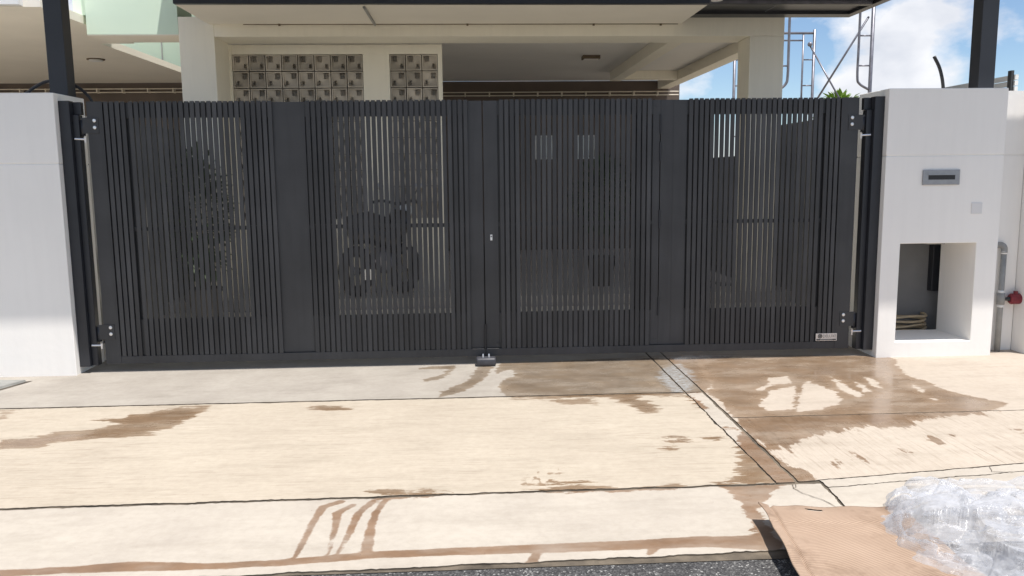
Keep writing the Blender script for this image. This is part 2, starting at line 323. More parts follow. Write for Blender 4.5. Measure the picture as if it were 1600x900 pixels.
STREAMS = [
  ([(-0.693,-2.65),(-0.759,-2.701),(-0.773,-2.852),(-0.777,-3.031),(-0.784,-3.177)],[0.022,0.022,0.016,0.014,0.011]),
  ([(-0.632,-2.69),(-0.688,-2.774),(-0.675,-2.903),(-0.661,-3.176)],[0.016,0.022,0.016,0.005]),
  ([(-0.553,-2.661),(-0.598,-2.781),(-0.609,-2.986),(-0.629,-3.178)],[0.019,0.019,0.015,0.008]),
  ([(-0.498,-2.651),(-0.524,-2.774),(-0.533,-2.992),(-0.527,-3.175)],[0.016,0.019,0.016,0.019]),
  ([(-0.517,-2.741),(-0.521,-2.871),(-0.522,-3.022),(-0.512,-3.166)],[0.011,0.011,0.019,0.019]),
  ([(-1.872,-3.221),(-1.606,-3.212),(-1.383,-3.199),(-1.099,-3.219),(-0.846,-3.213),(-0.523,-3.175),(-0.211,-3.167),(0.154,-3.167),(0.474,-3.164),(0.775,-3.153),(1.004,-3.182)],[0.027,0.027,0.041,0.027,0.027,0.030,0.032,0.038,0.041,0.046,0.068]),
  ([(0.127,-3.192),(0.096,-3.283)],[0.014,0.027]),
  ([(0.586,-3.161),(0.543,-3.244)],[0.027,0.014]),
]
def poly_sd(P, poly):
    """signed distance of points P (n,2) to a polygon, positive inside"""
    A = np.array(poly); B = np.roll(A, -1, axis=0); d2 = np.full(len(P), 1e9); ins = np.zeros(len(P), bool)
    for a, b in zip(A, B):
        ab = b - a; t = np.clip(((P - a) @ ab) / max(ab @ ab, 1e-12), 0, 1); q = P - (a + t[:, None] * ab); d2 = np.minimum(d2, (q * q).sum(1))
        c = ((a[1] > P[:, 1]) != (b[1] > P[:, 1])); dy = (b[1] - a[1]) or 1e-12
        ins ^= c & (P[:, 0] < (b[0] - a[0]) * (P[:, 1] - a[1]) / dy + a[0])
    d = np.sqrt(d2); return np.where(ins, d, -d)
def wet_fields(P):
    n = len(P); sd = np.full(n, -0.5); rag = np.ones(n); pale = np.full(n, -0.5)
    def near(poly, m=0.35):
        A = np.array(poly); lo = A.min(0) - m; hi = A.max(0) + m; return np.nonzero(((P >= lo) & (P <= hi)).all(1))[0]
    for poly in WET:
        i = near(poly)
        if len(i): sd[i] = np.maximum(sd[i], poly_sd(P[i], poly))
    for poly in DRY:
        i = near(poly)
        if len(i): sd[i] = np.minimum(sd[i], -poly_sd(P[i], poly))
    for poly in SPECK:
        i = near(poly, 0.02)
        if len(i):
            s = poly_sd(P[i], poly); v = np.array([noise.noise((x * 38, y * 22, 3.1)) for x, y in P[i]])
            sd[i] = np.maximum(sd[i], np.minimum(s, v * 0.05 - 0.008)); rag[i] = np.where(s > 0, 0.1, rag[i])
    for pts, ws in STREAMS:
        i = near(pts, 0.2)
        if not len(i): continue
        best = np.full(len(i), -1.0)
        for k in range(len(pts) - 1):
            a = np.array(pts[k]); b = np.array(pts[k + 1]); ab = b - a
            t = np.clip(((P[i] - a) @ ab) / (ab @ ab), 0, 1); q = P[i] - (a + t[:, None] * ab)
            best = np.maximum(best, ws[k] * (1 - t) + ws[k + 1] * t - np.sqrt((q * q).sum(1)))
        rag[i] = np.where(best > sd[i], 0.20, rag[i]); sd[i] = np.maximum(sd[i], best)
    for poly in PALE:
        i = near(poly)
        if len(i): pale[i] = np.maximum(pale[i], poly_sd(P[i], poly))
    return sd, rag, pale
def slab(name, mat, c00, c10, c11, c01, step=0.017, jit=0.004, thick=0.05, z=0.0, bow=None):
    c00, c10, c11, c01 = [np.array(c, float) for c in (c00, c10, c11, c01)]
    nx = max(2, int(np.linalg.norm(c10 - c00) / step)); ny = max(2, int(np.linalg.norm(c01 - c00) / step))
    u, v = np.meshgrid(np.linspace(0, 1, nx + 1), np.linspace(0, 1, ny + 1)); u = u.ravel()[:, None]; v = v.ravel()[:, None]
    P = c00 * (1 - u) * (1 - v) + c10 * u * (1 - v) + c11 * u * v + c01 * (1 - u) * v
    if bow: P = bow(P, u.ravel(), v.ravel())
    idx = np.arange((nx + 1) * (ny + 1)).reshape(ny + 1, nx + 1)
    edge = np.zeros(len(P), bool)
    for e in (idx[0], idx[-1], idx[:, 0], idx[:, -1]): edge[e] = True
    for i in np.nonzero(edge)[0]:
        x, y = P[i]; P[i, 0] += jit * noise.noise((x * 9, y * 9, 1.7)) + jit * .7 * noise.noise((x * 40, y * 40, 8)); P[i, 1] += jit * noise.noise((x * 9, y * 9, 5.3)) + jit * .7 * noise.noise((x * 40, y * 40, 2))
    Z = np.full(len(P), z); Z[edge] -= 0.0005
    sd, rag, pale = wet_fields(P)
    V = np.column_stack([P, Z]); F = np.column_stack([idx[:-1, :-1].ravel(), idx[:-1, 1:].ravel(), idx[1:, 1:].ravel(), idx[1:, :-1].ravel()]).tolist()
    ring = list(idx[0]) + list(idx[1:, -1]) + list(idx[-1, :-1][::-1]) + list(idx[1:-1, 0][::-1]); n0 = len(V)
    top = V[ring].copy(); low = V[ring].copy(); low[:, 2] = z - thick; V = np.vstack([V, top, low]); k = len(ring); nf = len(F)
    F += [(n0 + a, n0 + k + a, n0 + k + (a + 1) % k, n0 + (a + 1) % k) for a in range(k)]
    m = bpy.data.meshes.new(name); m.from_pydata(V.tolist(), [], F)
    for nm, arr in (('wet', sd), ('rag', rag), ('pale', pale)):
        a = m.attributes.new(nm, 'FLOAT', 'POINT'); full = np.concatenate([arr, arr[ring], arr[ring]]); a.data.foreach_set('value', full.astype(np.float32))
    m.shade_smooth(); m.materials.append(mat); m.materials.append(M_DIRT); mi = np.zeros(len(F), dtype=np.int32); mi[nf:] = 1; m.polygons.foreach_set('material_index', mi)
    o = bpy.data.objects.new(name, m); COL.objects.link(o); return tag(o, kind='structure')
def sheet(name, mat, pts, z):
    m = bpy.data.meshes.new(name); m.from_pydata([(x, y, z) for x, y in pts], [], [tuple(range(len(pts)))]); m.materials.append(mat)
    o = bpy.data.objects.new(name, m); COL.objects.link(o); return tag(o, kind='structure')

# ------------------------------------------------------------------ ground, road, driveway
sheet('ground', M_GROUND, [(-400, -400), (400, -400), (400, 400), (-400, 400)], -0.09)
sheet('driveway_base', M_DIRT, [(-7, -3.3), (7, -3.3), (7, 2.6), (-7, 2.6)], -0.007)
def road_edge(x): return -3.252 - 0.025 * max(0, -x) + 0.012 * noise.noise((x * 6, 0, 0)) + 0.010 * noise.noise((x * 27, 3, 0)) - 0.03 * max(0, x - 0.9)
ex = np.arange(-9, 9.01, 0.02)
sheet('road', M_ASPH, [(-40, -13), (40, -13), (40, -3.2), (9, -3.2)] + [(float(x), road_edge(float(x))) for x in ex[::-1]] + [(-40, -3.8)], -0.010)
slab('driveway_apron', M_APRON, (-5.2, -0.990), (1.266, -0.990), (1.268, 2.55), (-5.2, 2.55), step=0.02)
slab('driveway_slab', M_SLAB, (-5.2, -2.624), (1.270, -2.586), (1.270, -1.012), (-5.2, -1.016), jit=0.010)
slab('joint_strip', M_KERB, (1.280, -2.580), (1.366, -2.580), (1.380, -1.012), (1.280, -1.012), jit=0.006)
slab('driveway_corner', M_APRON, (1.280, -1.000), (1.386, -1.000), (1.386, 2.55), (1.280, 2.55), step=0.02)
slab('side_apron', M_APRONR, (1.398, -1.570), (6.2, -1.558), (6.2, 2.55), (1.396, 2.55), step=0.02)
slab('side_slab', M_SLABR, (1.384, -2.575), (6.2, -1.95), (6.2, -1.566), (1.398, -1.580), jit=0.006)
slab('kerb_band', M_KERB, (1.492, -2.652), (6.2, -2.06), (6.2, -1.962), (1.490, -2.572), jit=0.009)
slab('kerb', M_KERB, (-5.2, -3.40), (1.425, -3.235), (1.475, -2.608), (-5.2, -2.650), jit=0.010)
slab('side_kerb', M_KERB, (1.433, -3.24), (6.2, -3.24), (6.2, -2.068), (1.488, -2.661), jit=0.008)
def crack(pts, w, parent):
    vs_, fs_ = [], []; pts = [Vector((x, y, 0.0035)) for x, y in pts]
    out = []
    for a, b in zip(pts, pts[1:]):
        n = max(2, int((b - a).length / 0.02))
        for k in range(n): out.append(a.lerp(b, k / n))
    out.append(pts[-1])
    for i, p in enumerate(out):
        d = (out[min(i + 1, len(out) - 1)] - out[max(i - 1, 0)]).normalized(); nrm = Vector((-d.y, d.x, 0))
        q = p + nrm * 0.006 * noise.noise((p.x * 45, p.y * 45, 0)); ww = w * (0.5 + 0.9 * abs(noise.noise((p.x * 33, p.y * 33, 4))))
        vs_ += [q - nrm * ww, q + nrm * ww]
        if i: fs_.append((2 * i - 2, 2 * i, 2 * i + 1, 2 * i - 1))
    o = MB().add(vs_, fs_).build('crack', M_DIRT, parent); return o
kerb = bpy.data.objects['kerb']; sk = bpy.data.objects['side_kerb']; kb = bpy.data.objects['kerb_band']
crack([(1.345, -2.60), (1.325, -2.66), (1.345, -2.72), (1.40, -2.80), (1.43, -2.9)], 0.0022, kerb)
crack([(1.36, -2.60), (1.342, -2.65), (1.325, -2.66)], 0.0018, kerb)
crack([(2.36, -2.47), (2.33, -2.53), (2.42, -2.55)], 0.0022, kb)
sheet('yard_bounce_floor', M_BOUNCE, [(-3.27, 0.32), (3.39, 0.32), (3.39, 2.555), (-3.27, 2.555)], 0.005); sheet('neighbour_bounce_floor', M_BOUNCE, [(-9, 0.32), (-3.43, 0.32), (-3.43, 2.555), (-9, 2.555)], 0.005)  # pale sheets added as reflectors to bounce sun onto soffits and ceilings
# drain cover slab let into the apron beside the wall
dc = thing('drain_cover', 'weathered grey concrete drain cover beside the foot of the plain white wall', 'drain cover', (-3.4, -0.4, 0))
MB().add([(-3.235, -0.315, .004), (-3.33, -0.585, .004), (-3.9, -0.60, .004), (-3.9, -0.29, .004), (-3.245, -0.325, .02), (-3.335, -0.572, .02), (-3.9, -0.585, .02), (-3.9, -0.30, .02)],
         [(4, 5, 6, 7), (0, 1, 5, 4), (1, 2, 6, 5), (2, 3, 7, 6), (3, 0, 4, 7)]).build('cover', paint('drain cover concrete', (0.23, 0.23, 0.215), 0.9, 0.2, 9, 0.4), dc, 0.004)
MB().add([(-3.205, -0.295, .0035), (-3.325, -0.625, .0035), (-3.34, -0.585, .0035), (-3.24, -0.31, .0035)], [(0, 1, 2, 3)]).build('joint', M_DIRT, dc)

# ------------------------------------------------------------------ gate pillars
def pillar_wall(name, label, x0, x1, hole=None):
    t = thing(name, label, 'wall', ((x0 + x1) / 2, 0.08, 0))
    y0, y1, g = -0.154, 0.31, 1.519
    m = MB()
    if hole: m.hole_box(x0, x1, y0, y1, -0.02, g - 0.004, *hole)
    else: m.box(x0, x1, y0, y1, -0.02, g - 0.004)
    m.build('lower_wall', M_WALL, t, 0.005)
    box('groove', M_WALL, t, x0 + 0.006, x1 - 0.006, y0 + 0.006, y1 - 0.006, g - 0.004, g + 0.004)
    box('upper_wall', M_WALL, t, x0, x1, y0, y1, g + 0.004, 2.005, bevel=0.005)
    return t
lw = pillar_wall('gate_wall', 'plain white wall end that the hinged gate hangs beside, with one shadow groove', -5.6, -2.968)
rw = pillar_wall('gate_wall', 'white wall end with a letter slot and a square open meter niche', 2.968, 3.868, (3.112, 3.700, 0.118, 0.868))
# letter slot
ls = box('letter_plate', M_STEEL, rw, 3.250, 3.532, -0.166, -0.156, 1.303, 1.414, bevel=0.003)
MB().box(3.292, 3.494, -0.1675, -0.1665, 1.342, 1.375).build('slot', M_CABLE, ls)
MB().box(3.286, 3.500, -0.174, -0.1668, 1.375, 1.381).build('flap_edge', M_STEEL, ls)
box('blank_plate', paint('faint grey plate', (0.71, 0.705, 0.70), 0.7, 0.03), rw, 3.640, 3.722, -0.160, -0.1545, 1.085, 1.168, bevel=0.002)
box('niche_trim', M_PVC, rw, 3.42, 3.56, 0.02, 0.10, 0.845, 0.8665)
# dim room edge behind the niche, cables and hose in it
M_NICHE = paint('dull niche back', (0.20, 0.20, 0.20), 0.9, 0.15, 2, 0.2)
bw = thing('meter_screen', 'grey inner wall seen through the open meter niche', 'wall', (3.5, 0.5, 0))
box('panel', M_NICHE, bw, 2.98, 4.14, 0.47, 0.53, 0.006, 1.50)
box('meter_box', M_POST, bw, 3.695, 3.86, 0.40, 0.4685, 0.42, 0.80, bevel=0.004)
def rounded(pts, n=6):
    """Catmull-Rom through points"""
    P = [Vector(p) for p in pts]; P = [2 * P[0] - P[1]] + P + [2 * P[-1] - P[-2]]; out = []
    for i in range(1, len(P) - 2):
        for k in range(n):
            t = k / n; a, b, c, d = P[i - 1:i + 3]
            out.append(0.5 * ((2 * b) + (c - a) * t + (2 * a - 5 * b + 4 * c - d) * t * t + (3 * b - a - 3 * c + d) * t ** 3))
    out.append(P[-2]); return out
o = MB().tube(rounded([(3.20, 0.25, 0.80), (3.24, 0.27, 0.79), (3.215, 0.28, 0.70), (3.17, 0.24, 0.45), (3.155, 0.22, 0.20), (3.15, 0.25, 0.125)]), 0.014).build('power_cable', M_CABLE, smooth=True)
tag(o, 'black power cable hanging inside the open meter niche', 'cable')
o = MB().tube(rounded([(3.27, 0.30, 0.78), (3.285, 0.32, 0.55), (3.27, 0.33, 0.25), (3.28, 0.34, 0.06)]), 0.006).build('thin_cable', M_PVC, smooth=True)
tag(o, 'thin grey cable hanging behind the black cable in the meter niche', 'cable')
hp = []
for k in range(90):
    a = k * 0.36; r = 0.20 + 0.03 * math.sin(k * 0.7) ; hp.append((3.46 + r * math.cos(a) * 1.15, 0.40 + r * 0.28 * math.sin(a), 0.035 + 0.0022 * k + 0.006 * math.sin(k * 1.3)))
o = MB().tube(hp, 0.011, 8).build('garden_hose', M_HOSE, smooth=True); tag(o, 'coiled buff garden hose on the floor behind the meter niche', 'hose')

# recess beside the niche wall, with its water pipe
nw = thing('recess_wall', 'white set-back wall strip that carries the grey water pipe', 'wall', (4.0, 0.2, 0))
box('wall_panel', M_WALL, nw, 3.872, 4.145, 0.02, 0.30, -0.02, 1.513)
box('groove', M_WALL, nw, 3.872, 4.145, 0.028, 0.29, 1.513, 1.525)
box('upper_panel', M_WALL, nw, 3.872, 4.145, 0.02, 0.30, 1.525, 2.0)
fw_ = pillar_wall('neighbour_wall', 'white wall of the next plot beyond the grey water pipe', 4.15, 6.4)
pp = thing('water_pipe', 'grey plastic water pipe rising against the white set-back wall', 'pipe', (4.01, -0.02, 0))
MB().tube([(4.01, -0.02, -0.01), (4.01, -0.02, 0.78)], 0.021, 14).build('riser', M_PVC, pp, smooth=True)
MB().tube(rounded([(4.01, -0.02, 0.775), (4.01, -0.018, 0.81), (3.995, -0.01, 0.832), (3.965, 0.01, 0.832), (3.95, 0.03, 0.825)]), 0.024, 14).build('elbow', M_PVC, pp, smooth=True)
for z in (0.35, 0.46, 0.765): MB().tube([(4.01, -0.02, z), (4.01, -0.02, z + 0.022)], 0.0235, 14).build('collar', M_WHITE, pp, smooth=True)
MB().tube([(4.01, -0.02, 0.372), (4.01, -0.02, 0.46)], 0.029, 14).build('tee', M_PVC, pp, smooth=True)
vl = thing('stop_valve', 'dark red stop valve screwed to the side of the water pipe', 'valve', (4.1, -0.03, 0.41))
MB().tube([(4.03, -0.025, 0.415), (4.075, -0.03, 0.415)], [0.012, 0.017], 10).build('stem', M_CABLE, vl)
MB().tube([(4.072, -0.03, 0.415), (4.085, -0.03, 0.415), (4.20, -0.03, 0.415)], [0.028, 0.042, 0.042], 14).build('body', M_RED, vl, smooth=False)
MB().tube([(4.12, -0.03, 0.45), (4.12, -0.03, 0.475)], 0.016, 10).build('cap', M_RED, vl)

# ------------------------------------------------------------------ steel hinge posts on the walls
def hinge_post(sx, label):
    t = thing('hinge_post', label, 'post', (sx * 2.91, -0.06, 0.05))
    def bx(n, a, b, *r, bevel=0.003): x0, x1 = sorted((sx * a, sx * b)); return box(n, M_POST, t, x0, x1, *r, bevel=bevel)
    bx('post', 2.9665, 2.893, -0.100, -0.030, 0.05, 1.955)
    bx('inner_channel', 2.8925, 2.850, -0.065, 0.0, 0.05, 1.86)
    bx('top_bracket', 2.8925, 2.838, -0.040, 0.0, 1.862, 1.950)
    return t
hinge_post(-1, 'black steel hinge post fixed to the plain white wall end')
hinge_post(1, 'black steel hinge post fixed to the white wall with the letter slot')

# ------------------------------------------------------------------ the gate
PITCH = 0.0390; SW = 0.0295; ZB, ZT = 0.112, 1.952
_m = MB().box(-SW / 2, SW / 2, 0, 0.015, ZB, ZT).build('slat', M_GATE, None, 0.0022); SLAT = _m.data; bpy.data.objects.remove(_m)
SLATS = [SLAT]
for s_ in (0.85, 1.18):   # slight tone differences between extrusions
    c_ = SLAT.copy(); c_.materials.clear(); c_.materials.append(paint('charcoal powder coat %.2f' % s_, tuple(x * s_ for x in (0.055, 0.0555, 0.058)), 0.40, 0.2, 2.2, 0.05, spec=0.35, streak=0.22, fine=180)); SLATS.append(c_)
YS = -0.046
def slats(t, x0, n, wide_after=None, extra=0.014):
    x = x0
    for i in range(n):
        if wide_after is not None and i == wide_after: x += extra
        o = inst('slat', random.choice(SLATS + [SLAT, SLAT]), t, (x + PITCH - SW / 2, YS + random.uniform(-.0006, .0006), random.uniform(-0.0015, 0.0015)))
        x += PITCH
    return x
def gate_frame(t, sx, inner, outer, mid0, mid1):
    def bx(n, a, b, *r, bevel=0.002, mat=M_GATE): x0, x1 = sorted((sx * a, sx * b)); return box(n, mat, t, x0, x1, *r, bevel=bevel)
    YF = YS + 0.016
    bx('outer_stile', outer, 2.690, YS, 0.02, 0.055, 1.953)
    bx('centre_stile', inner, 0.108, YF, 0.02, 0.1135, 1.945)
    bx('bottom_rail', inner, 2.6895, YS + 0.001, 0.02, 0.055, 0.1115)
    bx('top_rail', 0.1085, 2.6895, YF + 0.001, 0.0, 1.838, 1.944, mat=M_GATE2)
    bx('middle_rail', 0.1085, 2.6895, YF + 0.001, -0.005, 1.032, 1.060, mat=M_GATE2)
    bx('lower_rail', 0.1085, 2.6895, YF + 0.001, 0.0, 0.112, 0.384, mat=M_GATE2)  # back rail, made taller to hide the sunlit yard floor behind it
    for a, b in ((2.6895, 2.49), (0.1085, 0.25), (mid0 + 0.0005, mid0 + 0.205), (mid1 - 0.0005, mid1 - 0.165)):
        bx('backing_upright', a, b, YF + 0.0135, 0.010, 0.385, 1.031, mat=M_GATE2, bevel=0); bx('backing_upright', a, b, YF + 0.0135, 0.010, 1.061, 1.837, mat=M_GATE2, bevel=0)
    return bx, YF
def hinge(t, sx, z):
    def mk(a, b, *r):
        x0, x1 = sorted((sx * a, sx * b)); return (x0, x1, *r)
    h = box('hinge_plate', M_GATE, t, *mk(2.722, 2.845, YS - 0.005, YS - 0.0008, z - 0.045, z + 0.066), bevel=0.002)
    MB().tube([(sx * 2.838, YS + 0.01, z - 0.06), (sx * 2.838, YS + 0.01, z + 0.05)], 0.017, 12).build('barrel', M_POST, h, smooth=True)
    for dz in (0.045, -0.003):
        MB().tube([(sx * 2.748, YS - 0.006, z + dz), (sx * 2.748, YS - 0.011, z + dz), (sx * 2.748, YS - 0.014, z + dz)], [0.0125, 0.0125, 0.008], 14).build('bolt', M_BOLT, h)
    MB().tube([(sx * 2.815, YS - 0.012, z - 0.085), (sx * 2.885, YS - 0.022, z - 0.082)], 0.0075, 10).build('pin', M_BOLT, h)
    MB().tube([(sx * 2.818, YS - 0.012, z - 0.070), (sx * 2.818, YS - 0.012, z - 0.112)], [0.010, 0.006], 10).build('nut', M_BOLT, h)
gl = thing('gate_leaf', 'charcoal slatted swing gate leaf hinged on the plain white wall', 'gate', (-1.4, 0, 0), 'leaves of the driveway gate')
bx, YF = gate_frame(gl, -1, 0.004, 2.800, 1.513, 1.277)
bx('centre_panel', 1.5125, 1.2775, YF, 0.0, 0.1135, 1.944)
slats(gl, -2.690, 30, 4); slats(gl, -1.2775, 30)
hinge(gl, -1, 1.775); hinge(gl, -1, 0.285)
gr = thing('gate_leaf', 'charcoal slatted swing gate leaf with a wicket door and a maker plate', 'gate', (1.4, 0, 0), 'leaves of the driveway gate')
bx, YF = gate_frame(gr, 1, 0.004, 2.800, 1.513, 1.277)
bx('door_stile', 1.256, 1.3105, YF, 0.018, 0.160, 1.895)
bx('door_head', 1.256, 1.3105, YF, 0.018, 1.898, 1.944); bx('door_foot', 1.256, 1.3105, YF, 0.018, 0.1135, 0.157)
bx('centre_panel', 1.3165, 1.5125, YF, 0.018, 0.1135, 1.944)
bx('seam', 1.408, 1.4115, YF - 0.0012, YF - 0.0003, 0.12, 1.94, bevel=0, mat=M_GATE2)
slats(gr, 0.112, 29); slats(gr, 1.5125, 30, 26)
hinge(gr, 1, 1.760); hinge(gr, 1, 0.275)
for z in (1.70, 1.50, 1.00, 0.34): MB().tube([(1.3135, YF - 0.004, z), (1.3135, YF - 0.004, z + 0.14)], 0.007, 10).build('door_hinge', M_POST, gr)
box('gap_light_stop', M_GATE2, gr, -0.022, 0.022, 0.0225, 0.027, 0.06, 0.90)  # added behind the gap to stop light showing between the leaves
lk = MB().box(0.046, 0.062, YF - 0.004, YF - 0.0005, 0.928, 0.972).build('key_plate', M_BOLT, gr, 0.002)
MB().tube([(0.054, YF - 0.0042, 0.957), (0.054, YF - 0.006, 0.957)], 0.005, 10).build('keyhole', M_CABLE, lk)
box('latch', M_POST, gr, 0.088, 0.112, YF - 0.006, YF - 0.0005, 0.150, 0.156)
for sx in (-1, 1): 
    for xa, xb in ((0.012, 0.100),):
        x0, x1 = sorted((sx * xa, sx * xb)); box('edge_highlight', M_STEEL, gl if sx < 0 else gr, x0, x1, YS - 0.0006, YS + 0.0004, 0.1105, 0.1128)  # bright strip standing in for the highlight on the rail's top edge
# drop bolt that holds the leaves shut, and the stop it drops into
db = thing('drop_bolt', 'thin black drop bolt between the two gate leaves', 'bolt', (0, -0.07, 0.05))
MB().tube([(0.0, YF - 0.012, 0.02), (0.0, YF - 0.012, 0.30)], 0.0075, 10).build('rod', M_CABLE, db)
gs = thing('gate_stop', 'rounded grey rubber gate stop with two bolts on the wet concrete', 'gate stop', (0.0, -0.11, 0))
MB().box(-0.074, 0.074, -0.165, -0.070, 0.002, 0.062).build('block', paint('grey rubber', (0.055, 0.056, 0.065), 0.45, 0.15, 20, 0.1), gs, 0.016, True, 4)
for x in (-0.022, 0.022): MB().tube([(x, -0.118, 0.060), (x, -0.118, 0.078), (x, -0.118, 0.088)], [0.007, 0.0065, 0.004], 10).build('bolt', M_BOLT, gs)
# maker plate with its lettering
mp = MB().box(2.540, 2.706, YS - 0.004, YS - 0.0009, 0.118, 0.176).build('maker_plate', M_PLATE, gr, 0.001)
def text_mesh(name, body, size, loc, mat, parent, sx=1.0):
    cu = bpy.data.curves.new(name, 'FONT'); cu.body = body; cu.size = size; cu.extrude = 0.0004; cu.resolution_u = 3
    tmp = bpy.data.objects.new(name, cu); COL.objects.link(tmp); bpy.context.view_layer.update()
    me = bpy.data.meshes.new_from_object(tmp.evaluated_get(bpy.context.evaluated_depsgraph_get())); bpy.data.objects.remove(tmp)
    off = org(parent); R = Matrix.Rotation(math.radians(90), 4, 'X'); me.transform(Matrix.Translation(Vector(loc) - off) @ R @ Matrix.Diagonal((sx, 1, 1, 1)))
    me.materials.clear(); me.materials.append(mat); o = bpy.data.objects.new(name, me); COL.objects.link(o); o.parent = parent; return o
M_GREYINK = paint('grey print', (0.20, 0.19, 0.18), 0.5, 0.0, 5, 0.0)
text_mesh('lettering', 'DELUXE', 0.032, (2.594, YS - 0.0046, 0.144), M_GREYINK, mp, 0.92)
ringp = [(2.573 + 0.0145 * math.cos(a), YS - 0.005, 0.1545 + 0.0145 * math.sin(a)) for a in [2 * math.pi * k / 24 for k in range(25)]]
e = MB().tube(ringp, 0.0028, 6, False)
for dx in (-0.006, 0.0, 0.006): e.box(2.573 + dx - 0.0014, 2.573 + dx + 0.0014, YS - 0.0062, YS - 0.0045, 0.1455, 0.1635)
e.build('emblem', M_INK, mp)
box('strip', M_GREYINK, mp, 2.546, 2.700, YS - 0.0052, YS - 0.0042, 0.1225, 0.1325)
box('strip', M_INK, mp, 2.546, 2.573, YS - 0.0058, YS - 0.0053, 0.1225, 0.1315); box('strip', M_INK, mp, 2.672, 2.698, YS - 0.0058, YS - 0.0053, 0.1245, 0.1325)
# ------------------------------------------------------------------ the house behind
hs = thing('terrace_house', 'cream terrace house with an open car porch behind the gate', 'house', (0, 5, 0))
box('porch_floor', M_TILE, hs, -3.27, 3.39, 2.56, 8.1, -0.05, 0.12)
box('column', M_CREAM, hs, -3.005, -2.652, 2.60, 3.085, 0.12, 3.02, bevel=0.006)
box('sun_dimming_strip', paint('black sun dimming strip', (0.035, 0.035, 0.037), 0.5, 0.1), hs, 2.75, 3.388, 3.05, 7.9, 0.1205, 0.126)  # black strip added to dim the sun patch on the porch floor
box('column', M_CREAM, hs, 2.862, 3.228, 2.60, 2.98, 0.12, 2.822, bevel=0.006)
box('front_beam', M_CREAM, hs, -2.651, 3.228, 2.60, 3.05, 2.823, 3.02, bevel=0.005)
sl = box('soffit', M_SOFFIT, hs, -2.700, 2.130, 1.66, 2.598, 2.945, 2.997, bevel=0.004)
MB().tube([(-2.35, 2.575, 2.938), (2.09, 2.575, 2.940)], 0.004, 8).build('conduit', M_BARK, sl)
MB().tube([(-1.03, 1.69, 2.935), (-1.03, 2.57, 2.935)], 0.014, 8).build('conduit', M_PVC, sl)
for x in (-2.0, -0.1, 1.2, 1.9): box('clip', M_BARK, sl, x, x + 0.02, 2.565, 2.585, 2.925, 2.944)
box('ceiling', M_CEIL, hs, -3.0, 3.30, 3.052, 7.95, 2.962, 3.05)
box('cross_beam', M_CREAM, hs, 2.10, 2.27, 3.052, 6.75, 2.823, 2.960, bevel=0.004)
box('end_beam', M_CREAM, hs, 2.27, 3.12, 6.60, 6.78, 2.835, 2.960)
box('side_beam', M_CREAM, hs, 3.122, 3.32, 2.985, 7.95, 2.823, 2.961, bevel=0.004)
box('column_shade_slab', M_CREAM, hs, -3.02, 3.32, 1.70, 8.0, 3.30, 3.80)  # unseen overhang, shaped to keep direct sun off the column
box('upper_wall', M_CREAM, hs, -3.0, 3.32, 2.75, 8.0, 3.801, 6.2)
box('back_wall', M_BROWN, hs, -9.0, 3.50, 7.96, 8.12, 0.12, 2.961)
cl = box('ceiling_light', M_BARK, hs, 1.43, 1.66, 4.93, 5.10, 2.915, 2.961, bevel=0.004)
box('diffuser', M_CEIL, cl, 1.45, 1.64, 4.95, 5.08, 2.903, 2.9148)
for x0 in (1.03, 1.73):
    w_ = MB().hole_box(x0, x0 + 0.34, 7.92, 7.955, 1.66, 2.06, x0 + 0.03, x0 + 0.31, 1.69, 2.03).build('window', M_WHITE, hs)
    box('pane', M_GLASS, w_, x0 + 0.03, x0 + 0.31, 7.93, 7.94, 1.69, 2.03)
# drying rail hung on the brown wall
for xa, xb, z0 in ((-8.6, -3.6, 2.80), (-0.6, 3.46, 2.715)):
    t = thing('drying_rail', 'cream two-bar rail on the brown wall ' + ('of the mint green house' if xa < -5 else 'under the car porch ceiling'), 'rail', ((xa + xb) / 2, 7.8, z0), 'rails along the brown wall')
    for z in (z0, z0 + 0.055): MB().tube([(xa, 7.86, z), (xb, 7.86, z)], 0.009, 8).build('bar', M_RAIL, t)
    x = xa + 0.05
    while x < xb: box('bracket', M_RAIL, t, x, x + 0.02, 7.845, 7.952, z0 - 0.01, z0 + 0.065); x += 0.405
